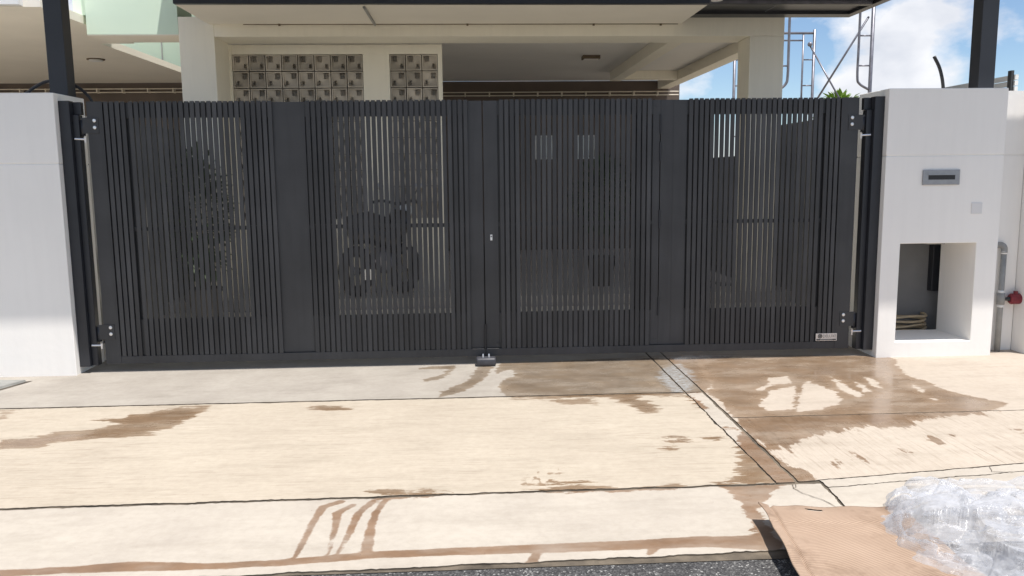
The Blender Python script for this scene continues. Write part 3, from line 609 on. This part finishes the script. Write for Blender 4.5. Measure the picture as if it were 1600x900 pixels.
# vent block screen between the columns
vw = thing('vent_block_wall', 'cream screen wall with two panels of grey pinwheel vent blocks', 'wall', (-1.5, 3.15, 0.12))
BX, BZ = 0.1742, 0.178; Y0, Y1 = 3.10, 3.19
box('wall_edge', M_CREAM, vw, -2.80, -2.6255, 3.087, Y1, 0.12, 2.8215)
box('wall_base', M_CREAM, vw, -2.625, -0.372, Y0, Y1, 0.12, 0.938); box('wall_head', M_CREAM, vw, -2.625, -0.372, Y0, Y1, 2.7195, 2.8215)
box('wall_pier', M_CREAM, vw, -1.2295, -0.9425, Y0, Y1, 0.9385, 2.719); box('wall_edge', M_CREAM, vw, -0.4185, -0.372, Y0, Y1, 0.9385, 2.719)
def vent_block(flip):
    m = MB(); h = 0.0822; hz = 0.0842; w = 0.012; d = 0.088
    m.hole_box(-h, h, 0, d, -hz, hz, -h + w, h - w, -hz + w, hz - w)
    n = 7; a = h - w; az = hz - w; vs_ = []; fs_ = []
    for j in range(n + 1):
        for i in range(n + 1):
            u = i / n; v = j / n
            dep = 0.016 + 0.034 * (u * v + (1 - u) * (1 - v)) ** 1.3
            vs_.append((-a + 2 * a * u, dep, -az + 2 * az * v))
    for j in range(n):
        for i in range(n):
            hole = (i in (4, 5) and j in (4, 5, 6)) or (i == 1 and j in (1, 2))
            if not hole: b = j * (n + 1) + i; fs_.append((b, b + 1, b + n + 2, b + n + 1))
    m.add(vs_, fs_)
    # side cheeks of the two openings
    for (xa, xb, za, zb) in ((-a + 2 * a * 4 / 7, -a + 2 * a * 6 / 7, -az + 2 * az * 4 / 7, az), (-a + 2 * a / 7, -a + 2 * a * 2 / 7, -az + 2 * az / 7, -az + 2 * az * 3 / 7)):
        e_ = 0.060; m.add([(xa, .022, za), (xa, .022, zb), (xa, e_, zb), (xa, e_, za), (xb, .022, za), (xb, .022, zb), (xb, e_, zb), (xb, e_, za)], [(0, 1, 2, 3), (4, 5, 6, 7), (1, 5, 6, 2), (0, 4, 7, 3), (2, 6, 7, 3)])
    if flip: m.v = [(-x, y, z) for x, y, z in m.v]
    o = m.build('vent_block', M_BLOCK, None); me = o.data; bpy.data.objects.remove(o); return me
VB = [vent_block(False), vent_block(True)]
VBT = []
for f_ in (0.86, 1.0, 1.1):
    mt_ = paint('grey vent block %.2f' % f_, tuple(x * f_ for x in (0.46, 0.42, 0.365)), 0.9, 0.18, 6, 0.3, fine=120)
    row = []
    for me in VB: k_ = me.copy(); k_.materials.clear(); k_.materials.append(mt_); row.append(k_)
    VBT.append(row)
for xs in (-1.2305 - 8 * BX, -0.9415):
    for i in range(8 if xs < -2 else 3):
        for j in range(10):
            x = xs + BX * (i + 0.5)
            inst('vent_block', random.choice(VBT)[1 if j == 0 else 0], vw, (x, Y0 + 0.004, 2.7185 - BZ * (j + 0.5)))
MB().box(-2.648, -1.2305, 3.45, 3.5, 0.12, 2.8).build('shade_backing', M_BROWN, vw); MB().box(-0.94, -0.42, 3.45, 3.5, 0.12, 2.8).build('shade_backing', M_BROWN, vw)  # dark sheets standing in for the unlit interior behind the blocks

# next house along the terrace, mint green
M_TILE2 = paint('pale porch floor', (0.46, 0.42, 0.36), 0.5, 0.06, 2, 0.03)
nh = thing('green_terrace_house', 'mint green terrace house with a deep cream porch ceiling', 'house', (-5.5, 5, 0))
box('porch_ceiling', M_SOFFIT, nh, -9.0, -4.33, 1.80, 7.95, 2.958, 3.04)
box('porch_floor', M_TILE2, nh, -9.0, -3.425, 2.56, 7.95, -0.05, 0.12)
box('well_shade_roof', M_SOFFIT, nh, -6.2, -2.9, 6.3, 7.7, 5.21, 5.3)  # unseen cap, added to shade the light well wall
box('fascia', M_WHITE, nh, -9.0, -4.10, 1.72, 1.798, 2.965, 3.45)
box('slab_strip', M_SOFFIT, nh, -4.329, -3.95, 1.80, 3.9, 2.958, 3.04)
box('green_beam', M_GREEN, nh, -3.905, -3.006, 2.60, 3.05, 2.848, 4.4)
box('beam_soffit', M_SOFFIT, nh, -3.903, -3.008, 2.603, 3.048, 2.838, 2.8475)
box('return_wall', M_GREEN, nh, -4.05, -3.906, 2.66, 3.9, 3.045, 4.4)
box('light_well_wall', M_GREEN, nh, -6.2, -2.9, 7.60, 7.70, 3.041, 5.2)
box('well_joint', M_WALLIN, nh, -4.95, -4.93, 7.592, 7.599, 3.05, 3.9)
dl = MB().tube([(-4.93, 5.15, 2.945), (-4.93, 5.15, 2.9575)], 0.11, 20).build('downlight', M_BARK, nh)
MB().tube([(-4.93, 5.15, 2.930), (-4.93, 5.15, 2.9445)], 0.085, 20).build('lens', M_WHITE, dl)

# boundary walls inside the gate
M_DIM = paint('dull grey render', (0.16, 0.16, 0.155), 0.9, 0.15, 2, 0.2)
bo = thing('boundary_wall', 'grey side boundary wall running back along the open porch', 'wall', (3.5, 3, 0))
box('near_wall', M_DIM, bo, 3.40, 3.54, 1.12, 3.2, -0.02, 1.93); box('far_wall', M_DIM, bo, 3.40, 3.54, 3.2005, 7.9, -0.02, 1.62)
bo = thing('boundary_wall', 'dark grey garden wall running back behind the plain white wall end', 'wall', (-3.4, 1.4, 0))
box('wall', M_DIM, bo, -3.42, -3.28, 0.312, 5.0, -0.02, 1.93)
fn = thing('louvre_fence', 'pale horizontal louvre fence rising just behind the letter slot wall', 'fence', (4.25, 1.5, 0))
for k in range(14): box('louvre', M_FENCE, fn, 4.235, 4.262, 0.33, 3.4, 1.52 + 0.046 * k, 1.52 + 0.046 * k + 0.038)
for y in (0.345, 1.8, 3.3): box('fence_post', M_GATE2, fn, 4.212, 4.234, y, y + 0.045, 0, 2.19 if y < 1 else 2.15)

# ------------------------------------------------------------------ canopy on its posts
cp = thing('canopy', 'black flat canopy over the gate on two slim posts', 'canopy', (0.5, 1, 3))
ZC = 3.004
XL, XR, YFc, YBk = -2.78, 3.90, -0.66, 2.575
def roof_panels(x0, x1, y0, y1, nx, ny):
    for i in range(nx):
        for j in range(ny):
            xa = x0 + (x1 - x0) * i / nx; xb = x0 + (x1 - x0) * (i + 1) / nx; ya = y0 + (y1 - y0) * j / ny; yb = y0 + (y1 - y0) * (j + 1) / ny
            box('panel', M_POST, cp, xa + 0.006, xb - 0.006, ya + 0.006, yb - 0.006, ZC + 0.030, ZC + 0.045)
            if i: box('joint_strip', M_GALV, cp, xa - 0.0055, xa + 0.0055, ya + 0.006, yb - 0.006, ZC + 0.026, ZC + 0.046)
XLW, XRW = -3.32, 4.72
roof_panels(XLW, XRW, YFc, -0.26, 8, 1); box('roof_sheet', M_POST, cp, XLW, XRW, YFc, -0.26, ZC + 0.05, ZC + 0.105)
roof_panels(XL, XR, 1.445, YBk, 7, 1); box('roof_sheet', M_POST, cp, XL, XR, 1.445, YBk, ZC + 0.05, ZC + 0.105)
_m, _nt, _b = mat_new('clear polycarbonate')
_tp = nd(_nt, 'ShaderNodeBsdfTransparent'); _tp.inputs['Color'].default_value = (0.95, 0.95, 0.94, 1)
_b.inputs['Base Color'].default_value = (0.8, 0.8, 0.78, 1); _b.inputs['Roughness'].default_value = 0.1
_ms = nd(_nt, 'ShaderNodeMixShader'); _ms.inputs[0].default_value = 0.93; _nt.links.new(_b.outputs[0], _ms.inputs[1]); _nt.links.new(_tp.outputs[0], _ms.inputs[2])
_nt.links.new(_ms.outputs[0], _nt.nodes['Material Output'].inputs['Surface']); M_POLY = _m
for i in range(7):  # unseen clear bay, added so sun reaches the yard and fills the porch
    xa = XL + (XR - XL) * i / 7; xb = XL + (XR - XL) * (i + 1) / 7
    box('added_skylight_panel', M_POLY, cp, xa + 0.02, xb - 0.02, 0.45 if i == 0 else -0.258, 1.442, ZC + 0.06, ZC + 0.070)
    if i == 0: box('panel', M_POST, cp, XLW, xb - 0.02, -0.258, 0.445, ZC + 0.06, ZC + 0.075)  # solid panel added to keep sun off the wall's inner face
    box('added_skylight_bar', M_POST, cp, xa - 0.019, xa + 0.019, 0.45 if i == 0 else -0.258, 1.442, ZC + 0.03, ZC + 0.08)
box('front_edge_beam', M_POST, cp, -2.705, 2.135, 1.60, 1.657, 2.949, ZC + 0.025, bevel=0.002)
box('fascia_beam', M_POST, cp, XLW, XRW, YFc - 0.05, YFc - 0.001, ZC - 0.02, ZC + 0.12, bevel=0.003)
box('rear_beam', M_POST, cp, 2.14, XR, 2.40, YBk, ZC, ZC + 0.029); box('side_beam', M_POST, cp, XR - 0.08, XR, 0.27, 2.399, ZC - 0.001, ZC + 0.0285)
box('cross_beam', M_POST, cp, 2.14, XR - 0.081, 1.90, 1.98, ZC, ZC + 0.0285); box('edge_strip', M_GALV, cp, 2.14, XR - 0.09, 1.885, 1.8985, ZC + 0.004, ZC + 0.029)
for x in (-1.10, 2.26):
    s_ = MB().tube([(x, 1.80, ZC + 0.012), (x, 1.80, ZC + 0.029)], 0.055, 18).build('spotlight', M_WHITE, cp)
box('post', M_POST, cp, -3.092, -2.965, 0.06, 0.185, 2.006, ZC + 0.03, bevel=0.004)
box('post', M_POST, cp, 3.765, 3.892, 0.06, 0.185, 2.006, ZC + 0.0, bevel=0.004)

# cables
o = MB().tube(rounded([(-3.55, 0.24, 2.02), (-3.36, 0.22, 2.03), (-3.27, 0.2, 2.075), (-3.18, 0.2, 2.118), (-3.08, 0.205, 2.122), (-2.98, 0.21, 2.09), (-2.915, 0.215, 2.04), (-2.87, 0.22, 1.97), (-2.86, 0.24, 1.85)]), 0.011, 10).build('loose_cable', M_CABLE, smooth=True)
tag(o, 'black cable looping over the top of the plain white wall', 'cable')
o = MB().tube(rounded([(3.52, 0.1, 1.99), (3.515, 0.1, 2.05), (3.50, 0.1, 2.12), (3.475, 0.1, 2.19), (3.432, 0.1, 2.265)]), 0.0125, 10).build('cable_stub', M_CABLE, smooth=True)
tag(o, 'bent black cable stub sticking up from the letter slot wall', 'cable')

# ------------------------------------------------------------------ scaffold frames on the next plot
sf = thing('scaffold', 'grey tubular scaffold frames with cross braces on the open plot', 'scaffold', (5.9, 8, 0))
def tb(n, pts, r): return MB().tube(pts, r * 0.8, 10).build(n, M_GALV, sf, smooth=True)
Y = 8.0
tb('standard', [(5.82, Y, -0.05), (5.82, Y, 3.80)], 0.030); tb('standard', [(4.45, Y, -0.05), (4.45, Y, 3.80)], 0.030)
tb('ledger', [(4.45, Y, 3.74), (5.82, Y, 3.74)], 0.026); tb('ledger', [(4.65, Y, 3.62), (5.63, Y, 3.62)], 0.018)
for x, x2 in ((5.63, 5.82), (4.65, 4.45)):
    tb('inner_upright', [(x, Y, 1.9), (x, Y, 3.72)], 0.020)
    for z in (3.30, 2.87, 2.44, 2.02): tb('rung', [(x, Y, z), (x2, Y, z)], 0.014)
Y2 = 6.9
def X2(x): return -0.11 + (x + 0.11) * (Y2 + 6.11) / (8 + 6.11)
xa, xb = X2(6.83), X2(6.60)
tb('standard', [(xa, Y2, -0.05), (xa, Y2, 4.6)], 0.036); tb('inner_upright', rounded([(xb, Y2, 4.6), (xb, Y2, 3.4), (xb, Y2, 2.90), (xb + 0.04, Y2, 2.78), (xa - 0.02, Y2, 2.69)]), 0.024)
for z in (4.1, 3.52, 3.06): tb('rung', [(xb, Y2, z), (xa, Y2, z)], 0.016)
xc = X2(5.38); tb('inner_upright', rounded([(xc, Y2, 4.6), (xc, Y2, 3.4), (xc, Y2, 2.92), (xc - 0.03, Y2, 2.78), (xc - 0.15, Y2, 2.68)]), 0.026)
tb('standard', [(xc - 0.22, Y2, -0.05), (xc - 0.22, Y2, 4.6)], 0.032); tb('rung', [(xc, Y2, 3.06), (xc - 0.22, Y2, 3.06)], 0.016)
tb('cross_brace', [(5.74, 7.99, 3.54), (X2(6.56), 7.3, 2.50)], 0.018); tb('cross_brace', [(X2(6.78), Y2 + 0.05, 3.82), (X2(6.02), Y2 + 0.6, 2.35)], 0.020)
MB().ball((5.73, 7.96, 3.55), 0.04).build('brace_knob', M_GALV, sf)

# ------------------------------------------------------------------ plants
def leaf_cluster(c, rx, ry, rz, n, s, droop=0.3, seed=1):
    rnd = random.Random(seed); m = MB()
    for k in range(n):
        while True:
            p = Vector((rnd.uniform(-1, 1), rnd.uniform(-1, 1), rnd.uniform(-1, 1)))
            if 0.25 < p.length < 1: break
        d = Vector((p.x, p.y, p.z * 0.5 - droop * rnd.random() + 0.2)).normalized(); q = Vector(c) + Vector((p.x * rx, p.y * ry, p.z * rz))
        L = s * rnd.uniform(.7, 1.3); side = d.cross(Vector((rnd.uniform(-.3, .3), rnd.uniform(-.3, .3), 1))).normalized(); up = side.cross(d)
        w = L * 0.26
        m.add([q, q + d * L * .4 + side * w + up * .04 * L, q + d * L + up * -0.12 * L, q + d * L * .4 - side * w + up * .04 * L, q + d * L * .45 - up * 0.03 * L],
              [(0, 1, 4), (1, 2, 4), (2, 3, 4), (3, 0, 4)])
    return m
def potted(name, label, x, y, zb, pot_h, crown, n, s, seed):
    t = thing(name, label, 'plant', (x, y, zb), None)
    pm = MB().tube([(x, y, zb), (x, y, zb + 0.02), (x, y, zb + pot_h * 0.9), (x, y, zb + pot_h * 0.9), (x, y, zb + pot_h)], [0.11, 0.12, 0.165, 0.18, 0.18], 18).build('pot', M_POT, t, smooth=False)
    cz, rx, rz = crown
    MB().tube([(x, y, zb + pot_h * .8), (x + .02, y, zb + cz * .6), (x, y, zb + cz)], [0.02, 0.015, 0.008], 8).build('stem', M_BARK, t)
    leaf_cluster((x, y, zb + cz), rx, rx, rz, n, s, seed=seed).build('foliage', M_LEAFD, t)
potted('tall_potted_plant', 'tall dark potted plant standing before the cream column behind the slats', -2.76, 2.15, 0.0, 0.32, (1.02, 0.22, 0.62), 420, 0.17, 3)
potted('round_potted_plant', 'round crowned dark potted plant behind the wicket door slats', 1.42, 3.3, 0.12, 0.34, (1.05, 0.32, 0.38), 420, 0.15, 5)
tr = thing('small_tree', 'small bright green leafy tree beyond the gate top', 'tree', (6.7, 9.2, 0))
MB().tube([(6.84, 9.2, -0.1), (6.82, 9.2, 1.2), (6.86, 9.2, 2.4)], [0.06, 0.05, 0.03], 10).build('trunk', M_BARK, tr)
for k in range(9):
    a = k * 2.4; e_ = (6.86 + 0.3 * math.cos(a), 9.2 + 0.3 * math.sin(a), 2.3 + 0.25 * random.random()); MB().tube([(6.85, 9.2, 2.1), e_], [0.02, 0.008], 6).build('branch', M_BARK, tr)
leaf_cluster((6.86, 9.2, 2.50), 0.36, 0.36, 0.32, 420, 0.17, seed=9).build('crown', M_LEAFB, tr)

# ------------------------------------------------------------------ motorcycle parked in the porch
mt = thing('motorcycle', 'dark motorcycle parked before the vent block wall behind the slats', 'motorcycle', (-1.08, 2.8, 0.12))
ca, sa = math.cos(0.95), math.sin(0.95)
def W(l, s, z): return (-1.08 + l * ca - s * sa * 0 + s * 0.0 + s * (-sa) * 0 + (-s) * sa, 2.82 + l * sa * 0.35 + s * ca * 0.4, 0.12 + z)
for l in (-0.42, 0.42):
    ringp = [W(l + 0.22 * math.cos(a), 0, 0.28 + 0.22 * math.sin(a)) for a in [2 * math.pi * k / 26 for k in range(27)]]
    wh = MB().tube(ringp, 0.058, 8, False).build('wheel', M_DARK, mt, smooth=True)
    sp = MB()
    for k in range(5): a = k * 1.2566; sp.tube([W(l, 0, .28), W(l + .19 * math.cos(a), 0, .28 + .19 * math.sin(a))], 0.014, 6)
    sp.tube([W(l, -0.04, .28), W(l, .04, .28)], 0.04, 10); sp.build('spokes', M_STEEL, wh)
MB().tube([W(-0.50, 0, .66), W(-0.25, 0, .70), W(0.0, 0, .66), W(0.2, 0, .56), W(0.33, 0, .74), W(0.38, 0, .92)], [.10, .13, .13, .12, .12, .10], 12).build('body', M_MOTO, mt, smooth=True)
MB().tube([W(-0.55, 0, .80), W(-0.2, 0, .81), W(0.08, 0, .78)], [.07, .11, .08], 12).build('seat', M_DARK, mt, smooth=True)
MB().tube([W(-0.1, 0, .45), W(0.15, 0, .32)], [.14, .12], 10).build('engine', M_GALV, mt)
for s in (-1, 1):
    MB().tube([W(0.42, s * .06, .28), W(0.36, s * .06, .95)], 0.02, 8).build('fork', M_STEEL, mt)
    MB().tube(rounded([W(0.36, 0, .98), W(0.33, s * .2, 1.02), W(0.27, s * .33, 1.0)]), 0.016, 8).build('handlebar', M_DARK, mt)
    MB().tube([W(0.33, s * .2, 1.02), W(0.36, s * .26, 1.15)], 0.007, 6).build('mirror_stem', M_DARK, mt)
    MB().ball(W(0.36, s * .27, 1.18), 0.055, 0.02, 0.035).build('mirror', M_STEEL, mt)
MB().ball(W(0.46, 0, .92), 0.09, 0.07, 0.09).build('headlight', M_GLASS, mt, smooth=True)
box('number_plate', M_WHITE, mt, -1.24, -1.10, 2.50, 2.51, 0.33, 0.44)

# ------------------------------------------------------------------ cardboard, plastic and paper on the kerb
def corr():
    m, nt, b = mat_new('corrugated cardboard'); L = nt.links; v = coords(nt, (1, 1, 1), (0, 0, math.radians(68)))
    wv = nd(nt, 'ShaderNodeTexWave', Scale=34.0, Distortion=0.5, Detail=1.0); wv.bands_direction = 'X'; L.new(v, wv.inputs['Vector'])
    g = coords(nt); c = ramp(nt, noise_t(nt, g, 4, 6), [(0.3, (0.315, 0.222, 0.158)), (0.7, (0.385, 0.280, 0.206))])
    c = mixc(nt, 0.6, c, ramp(nt, wv.outputs['Fac'], [(0.1, (0.62, 0.6, 0.58)), (0.7, (1.05, 1.05, 1.05))]), 'MULTIPLY')
    c = mixc(nt, 1.0, c, ramp(nt, noise_t(nt, g, 5.5, 7, 0.65), [(0.36, (0.72, 0.69, 0.66)), (0.50, (1, 1, 1))]), 'MULTIPLY')
    L.new(c, b.inputs['Base Color']); b.inputs['Roughness'].default_value = 0.85; bump(nt, b, wv.outputs['Fac'], 0.5, 0.003); return m
M_CARD = corr()
def card_sheet(name, corners, hfun, n=46, thick=0.005, hole=None):
    c = [Vector((x, y, 0)) for x, y in corners]; vs_ = []; fs_ = []; N = n + 1
    for layer in (0, 1):
        for j in range(N):
            for i in range(N):
                u = i / n; v = j / n; p = c[0] * (1 - u) * (1 - v) + c[1] * u * (1 - v) + c[2] * u * v + c[3] * (1 - u) * v
                p.x += 0.012 * noise.noise((u * 5, v * 5, 3)) * (1 if i in (0, n) or j in (0, n) else .4); p.y += 0.012 * noise.noise((u * 5, v * 5, 9))
                vs_.append((p.x, p.y, hfun(u, v, p) + (thick if layer else 0)))
    K = N * N
    def bad(i, j):
        if not hole: return False
        u = (i + .5) / n; v = (j + .5) / n; return ((u - hole[0]) / hole[2]) ** 2 + ((v - hole[1]) / hole[3]) ** 2 < 1
    for j in range(n):
        for i in range(n):
            if bad(i, j): continue
            b = j * N + i; fs_ += [(b, b + N, b + N + 1, b + 1), (K + b, K + b + 1, K + b + N + 1, K + b + N)]
    for k in range(n):
        for a, b in ((k, k + 1), (n * N + k + 1, n * N + k), ((k + 1) * N, k * N), (k * N + n, (k + 1) * N + n)): fs_.append((a, b, K + b, K + a))
    return MB().add(vs_, fs_)
def hcard(u, v, p):
    fold = 0.085 * max(0, 1 - u / 0.085) ** 1 * (1 - 0.3 * v) ; crease = 0.030 * math.exp(-((u - 0.075) / 0.010) ** 2) + 0.012 * math.exp(-((v - 0.16) / 0.012) ** 2)
    return 0.022 + 0.045 * math.exp(-u / 0.22) * (1 - 0.25 * v) + 0.012 * noise.noise((u * 3, v * 4, 2)) + 0.010 * (1 - v) + crease * -0.4 + 0.010 * math.sin(v * 9 + u * 3) * (1 - u) + 0.006 * abs(math.sin(v * 14))
cb = card_sheet('cardboard_sheet', [(1.045, -2.985), (1.64, -2.955), (1.62, -4.05), (0.92, -4.10)], hcard, hole=(0.37, 0.050, 0.062, 0.013), n=96)
# order: u runs from the raised edge, v runs from the kerb towards the road
o = cb.build('cardboard_sheet', M_CARD, None, smooth=True); MB().add([(1.19, -3.10, .022), (1.39, -3.09, .016), (1.39, -2.99, .016), (1.19, -3.0, .022)], [(0, 1, 2, 3)]).build('slot_flap', M_CARD, o); tag(o, 'flattened brown corrugated cardboard sheet with a hand slot lying on the kerb', 'cardboard')

def wrap_mat():
    m, nt, b = mat_new('crumpled bubble wrap'); L = nt.links; v = coords(nt)
    vo = nd(nt, 'ShaderNodeTexVoronoi', Scale=48.0); L.new(v, vo.inputs['Vector'])
    n1 = noise_t(nt, v, 28, 8, 0.7)
    h = math_n(nt, 'ADD', math_n(nt, 'MULTIPLY', vo.outputs['Distance'], -0.7), n1)
    bn = nd(nt, 'ShaderNodeBump', Strength=0.45, Distance=0.008); L.new(h, bn.inputs['Height'])
    b.inputs['Base Color'].default_value = (0.68, 0.69, 0.72, 1); b.inputs['Roughness'].default_value = 0.14; b.inputs['Specular IOR Level'].default_value = 0.8
    L.new(bn.outputs[0], b.inputs['Normal'])
    tr_ = nd(nt, 'ShaderNodeBsdfTranslucent'); tr_.inputs['Color'].default_value = (0.86, 0.88, 0.92, 1); L.new(bn.outputs[0], tr_.inputs['Normal'])
    ms = nd(nt, 'ShaderNodeMixShader'); ms.inputs[0].default_value = 0.30; L.new(b.outputs[0], ms.inputs[1]); L.new(tr_.outputs[0], ms.inputs[2])
    tp = nd(nt, 'ShaderNodeBsdfTransparent'); tp.inputs['Color'].default_value = (0.93, 0.94, 0.96, 1)
    lw_ = nd(nt, 'ShaderNodeLayerWeight', Blend=0.35)
    n9 = noise_t(nt, v, 7, 5, 0.6)
    cover = math_n(nt, 'ADD', math_n(nt, 'MULTIPLY', lw_.outputs['Facing'], 0.42), math_n(nt, 'MULTIPLY', math_n(nt, 'SUBTRACT', math_n(nt, 'ADD', math_n(nt, 'MULTIPLY', n1, 0.35), math_n(nt, 'MULTIPLY', n9, 0.65)), 0.30), 1.15), True)
    m2 = nd(nt, 'ShaderNodeMixShader'); L.new(cover, m2.inputs[0]); L.new(tp.outputs[0], m2.inputs[1]); L.new(ms.outputs[0], m2.inputs[2])
    L.new(m2.outputs[0], nt.nodes['Material Output'].inputs['Surface']); return m
M_WRAP = wrap_mat()
def facet(q, k, seed):
    q = Vector((q.x * k + seed, q.y * k - seed, seed * .37)); d, pts = noise.voronoi(q); p = pts[0]; g = noise.noise_vector(p * 7.31 + Vector((.3, .9, .1))) * 2.2
    return (q - p).dot(g) + 0.4 * noise.noise(p * 3.7)
def heap(cx, cy, rx, ry, hz, seed, n=130, base=0.010, rot=0.0, crumple=0.05):
    vs_ = []; fs_ = []; N = n + 1
    for j in range(N):
        for i in range(N):
            u = 2 * i / n - 1; v = 2 * j / n - 1
            x = u * math.sqrt(max(0, 1 - v * v / 2)); y = v * math.sqrt(max(0, 1 - u * u / 2)); r = math.hypot(x, y); a = math.atan2(y, x)
            R = 1 + 0.26 * noise.noise((math.cos(a) * 1.4 + seed, math.sin(a) * 1.4, 0)) + 0.12 * noise.noise((math.cos(a) * 4 + seed, math.sin(a) * 4, 5))
            px = x * rx * R; py = y * ry * R; px, py = px * math.cos(rot) - py * math.sin(rot), px * math.sin(rot) + py * math.cos(rot)
            w = max(0, 1 - r * r); q = Vector((px, py, 0)) + 0.03 * noise.noise_vector((px * 6 + seed, py * 6, 1))
            z = base + hz * (w ** 0.5) * (0.75 + 0.5 * noise.noise((px * 3.5 + seed, py * 3.5, 2))) + crumple * min(1, w * 3 + .15) * (0.75 * facet(q, 3.2, seed) + 0.30 * facet(q, 7, seed + 3) + 0.10 * facet(q, 18, seed + 5) + 0.35 * (1 - 2 * abs(noise.noise((px * 2.5 + py * 9 + seed, py * 3 - px * 3, 4)))))
            hx = 0.05 * noise.noise((px * 9 + seed, py * 9, 9)); hy = 0.05 * noise.noise((px * 9, py * 9 + seed, 4))
            vs_.append((cx + px + hx * (w + .2), cy + py + hy * (w + .2), max(z, base * (0.4 + 0.5 * w))))
    for j in range(n):
        for i in range(n): b = j * N + i; fs_.append((b, b + 1, b + N + 1, b + N))
    return MB().add(vs_, fs_)
bwp = thing('bubble_wrap', 'crumpled heap of clear plastic bubble wrap beside the cardboard sheet', 'plastic wrap', (2.0, -3.2, 0))
heap(1.94, -3.44, 0.60, 0.46, 0.17, 2.3, rot=-0.95, crumple=0.075).build('outer_sheet', M_WRAP, bwp, smooth=True)
heap(1.96, -3.44, 0.58, 0.42, 0.08, 11.7, rot=-0.8, crumple=0.06).build('inner_sheet', M_WRAP, bwp, smooth=True)
heap(2.16, -2.93, 0.38, 0.22, 0.10, 7.7, n=100, rot=-0.35).build('upper_fold', M_WRAP, bwp, smooth=True)
heap(1.79, -2.94, 0.20, 0.14, 0.08, 5.1, n=70, rot=0.2, base=0.03).build('loose_end', M_WRAP, bwp, smooth=True)
kp = heap(2.52, -2.93, 0.20, 0.16, 0.06, 21.0, n=60, crumple=0.03).build('kraft_paper', M_KRAFT, None, smooth=True)
tag(kp, 'crumpled brown packing paper behind the clear bubble wrap', 'paper')
